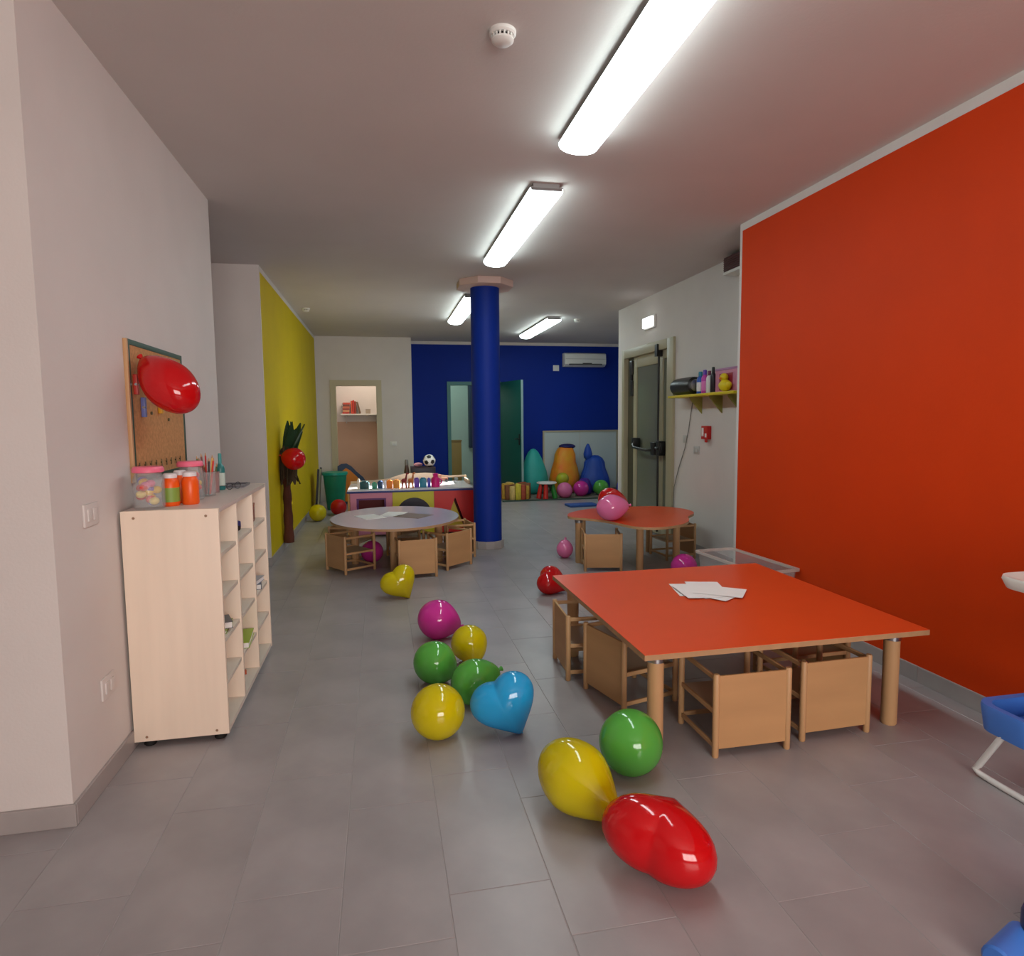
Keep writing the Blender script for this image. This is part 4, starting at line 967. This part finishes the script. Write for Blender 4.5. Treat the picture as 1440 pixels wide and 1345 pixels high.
# patterned soft drum: wedge pads in yellow, red and brown
t = empty('soft_drum', (2.30, 11.05, .023), 0, 'patterned soft pouf of yellow and red wedges by the teal door', 'pouf')
cs = [(206, 190, 60), (170, 70, 44), (190, 150, 60), (130, 80, 50), (210, 180, 110)]
for k in range(14):
    a0, a1 = 2*PI*k/14, 2*PI*(k+.93)/14; am = (a0+a1)/2
    pts = [(.05*math.cos(a0), .05*math.sin(a0)), (.245*math.cos(a0), .245*math.sin(a0)), (.268*math.cos(am), .268*math.sin(am)), (.245*math.cos(a1), .245*math.sin(a1)), (.05*math.cos(a1), .05*math.sin(a1))]
    MB().prism(pts, 0, .235+.02*((k*5) % 3)).build('wedge_pad', mat('pad_%d' % (k % 5), cs[k % 5], .6, vary=.2, scale=20), t, bevel=.012)

# ------------------------------------------------------------------ high chair at the right edge
t = empty('high_chair', (2.45, 1.75, 0), 0, 'child high chair with white tray and blue plastic footrest at the right edge', 'high chair')
WT = mat('white_tube', (214, 214, 212), .35); BP = mat('blue_moulded', (66, 120, 206), .35)
def loc(p): return (p[0]-2.45, p[1]-1.75, p[2])
for s, xx in ((0, 2.245), (1, 2.66)):
    MB().tube([loc(p) for p in [(xx+.0, 1.30, .66), (xx, 1.50, .52), (xx, 1.9, .20), (xx, 1.985, .045), (xx, 2.0, .025), (xx, 1.98, .014), (xx, 1.93, .012), (xx, 1.45, .012), (xx, 1.38, .02), (xx, 1.36, .05), (xx, 1.55, .5), (xx, 1.62, .72)]], .012, 10).build('leg_frame', WT, t)
def shell(pts_fn, z0, z1, wall, name, m):
    O = pts_fn(0); I = pts_fn(wall); n = len(O)
    mb = MB()
    mb.poly([(x*.93, y*.93, z0) for x, y in O]+[(x, y, z1-.012) for x, y in O]+[(x*.985, y*.985, z1) for x, y in O]+[(x, y, z1) for x, y in I]+[(x*.94, y*.94, z0+.03) for x, y in I],
            [(i+k*n, (i+1) % n+k*n, (i+1) % n+(k+1)*n, i+(k+1)*n) for k in range(4) for i in range(n)]+[tuple(range(n-1, -1, -1)), tuple(range(4*n, 5*n))])
    return mb.build(name, m, t, ang=60)
fo = shell(lambda w_: rr(.20-w_, .13-w_, .07-w_*.6, 6), 0, .105, .03, 'footrest', BP); fo.location = loc((2.42, 1.88, .20))
mb = MB(); mb.box((-.17, -.15, .40), (.17, .12, .43)); mb.build('seat', BP, t, bevel=.01).location = (0, -.13, .08)
mb = MB(); mb.box((-.16, -.16, .43), (.16, -.13, .86)); mb.build('backrest', BP, t, bevel=.012).location = (0, -.18, .08)
tr = shell(lambda w_: rr(.215-w_, .15-w_, .08-w_*.6, 6), 0, .045, .016, 'tray', OFFW); tr.location = loc((2.48, 1.85, .755))
# blue plastic piece in the corner
t = empty('ride_on_toy', (1.62, 1.235, 0), R(20), 'blue plastic ride on toy cut off by the lower right corner', 'toy')
MB().lathe([(.03, 0), (.036, .006), (.036, .15), (.03, .156)], Matrix.Translation((-.145, .04, .04)) @ Matrix.Rotation(PI/2, 4, 'Y'), 18).build('footpeg', BP, t)
DB = mat('blue_dark_moulded', (28, 48, 100), .4)
MB().prism(rr(.15, .08, .05, 5), .03, .13, Matrix.Translation((.12, -.03, 0))).build('body', DB, t, bevel=.015)
wm = MB().lathe([(.02, -.02), (.045, -.018), (.05, -.01), (.05, .01), (.045, .018), (.02, .02)], Matrix.Rotation(PI/2, 4, 'X'), 20).mesh('wheel', BLACK)
for x, y in ((.03, -.13), (.22, -.13), (.22, .07)): o = link('wheel', wm, t); o.location = (x, y, .05)

# settle the balloons on what carries them
for o in [o for o in COL.objects if o.type == 'MESH' and o.get('category') == 'balloon']:
    lo = min((o.matrix_basis @ v.co).z for v in o.data.vertices)
    if lo < .05: o.location.z += (.018 if 'play mat' in o['label'] else 0) - lo
    elif 'wavy table' in o['label'] and lo < TZ+.03: o.location.z += TZ - lo
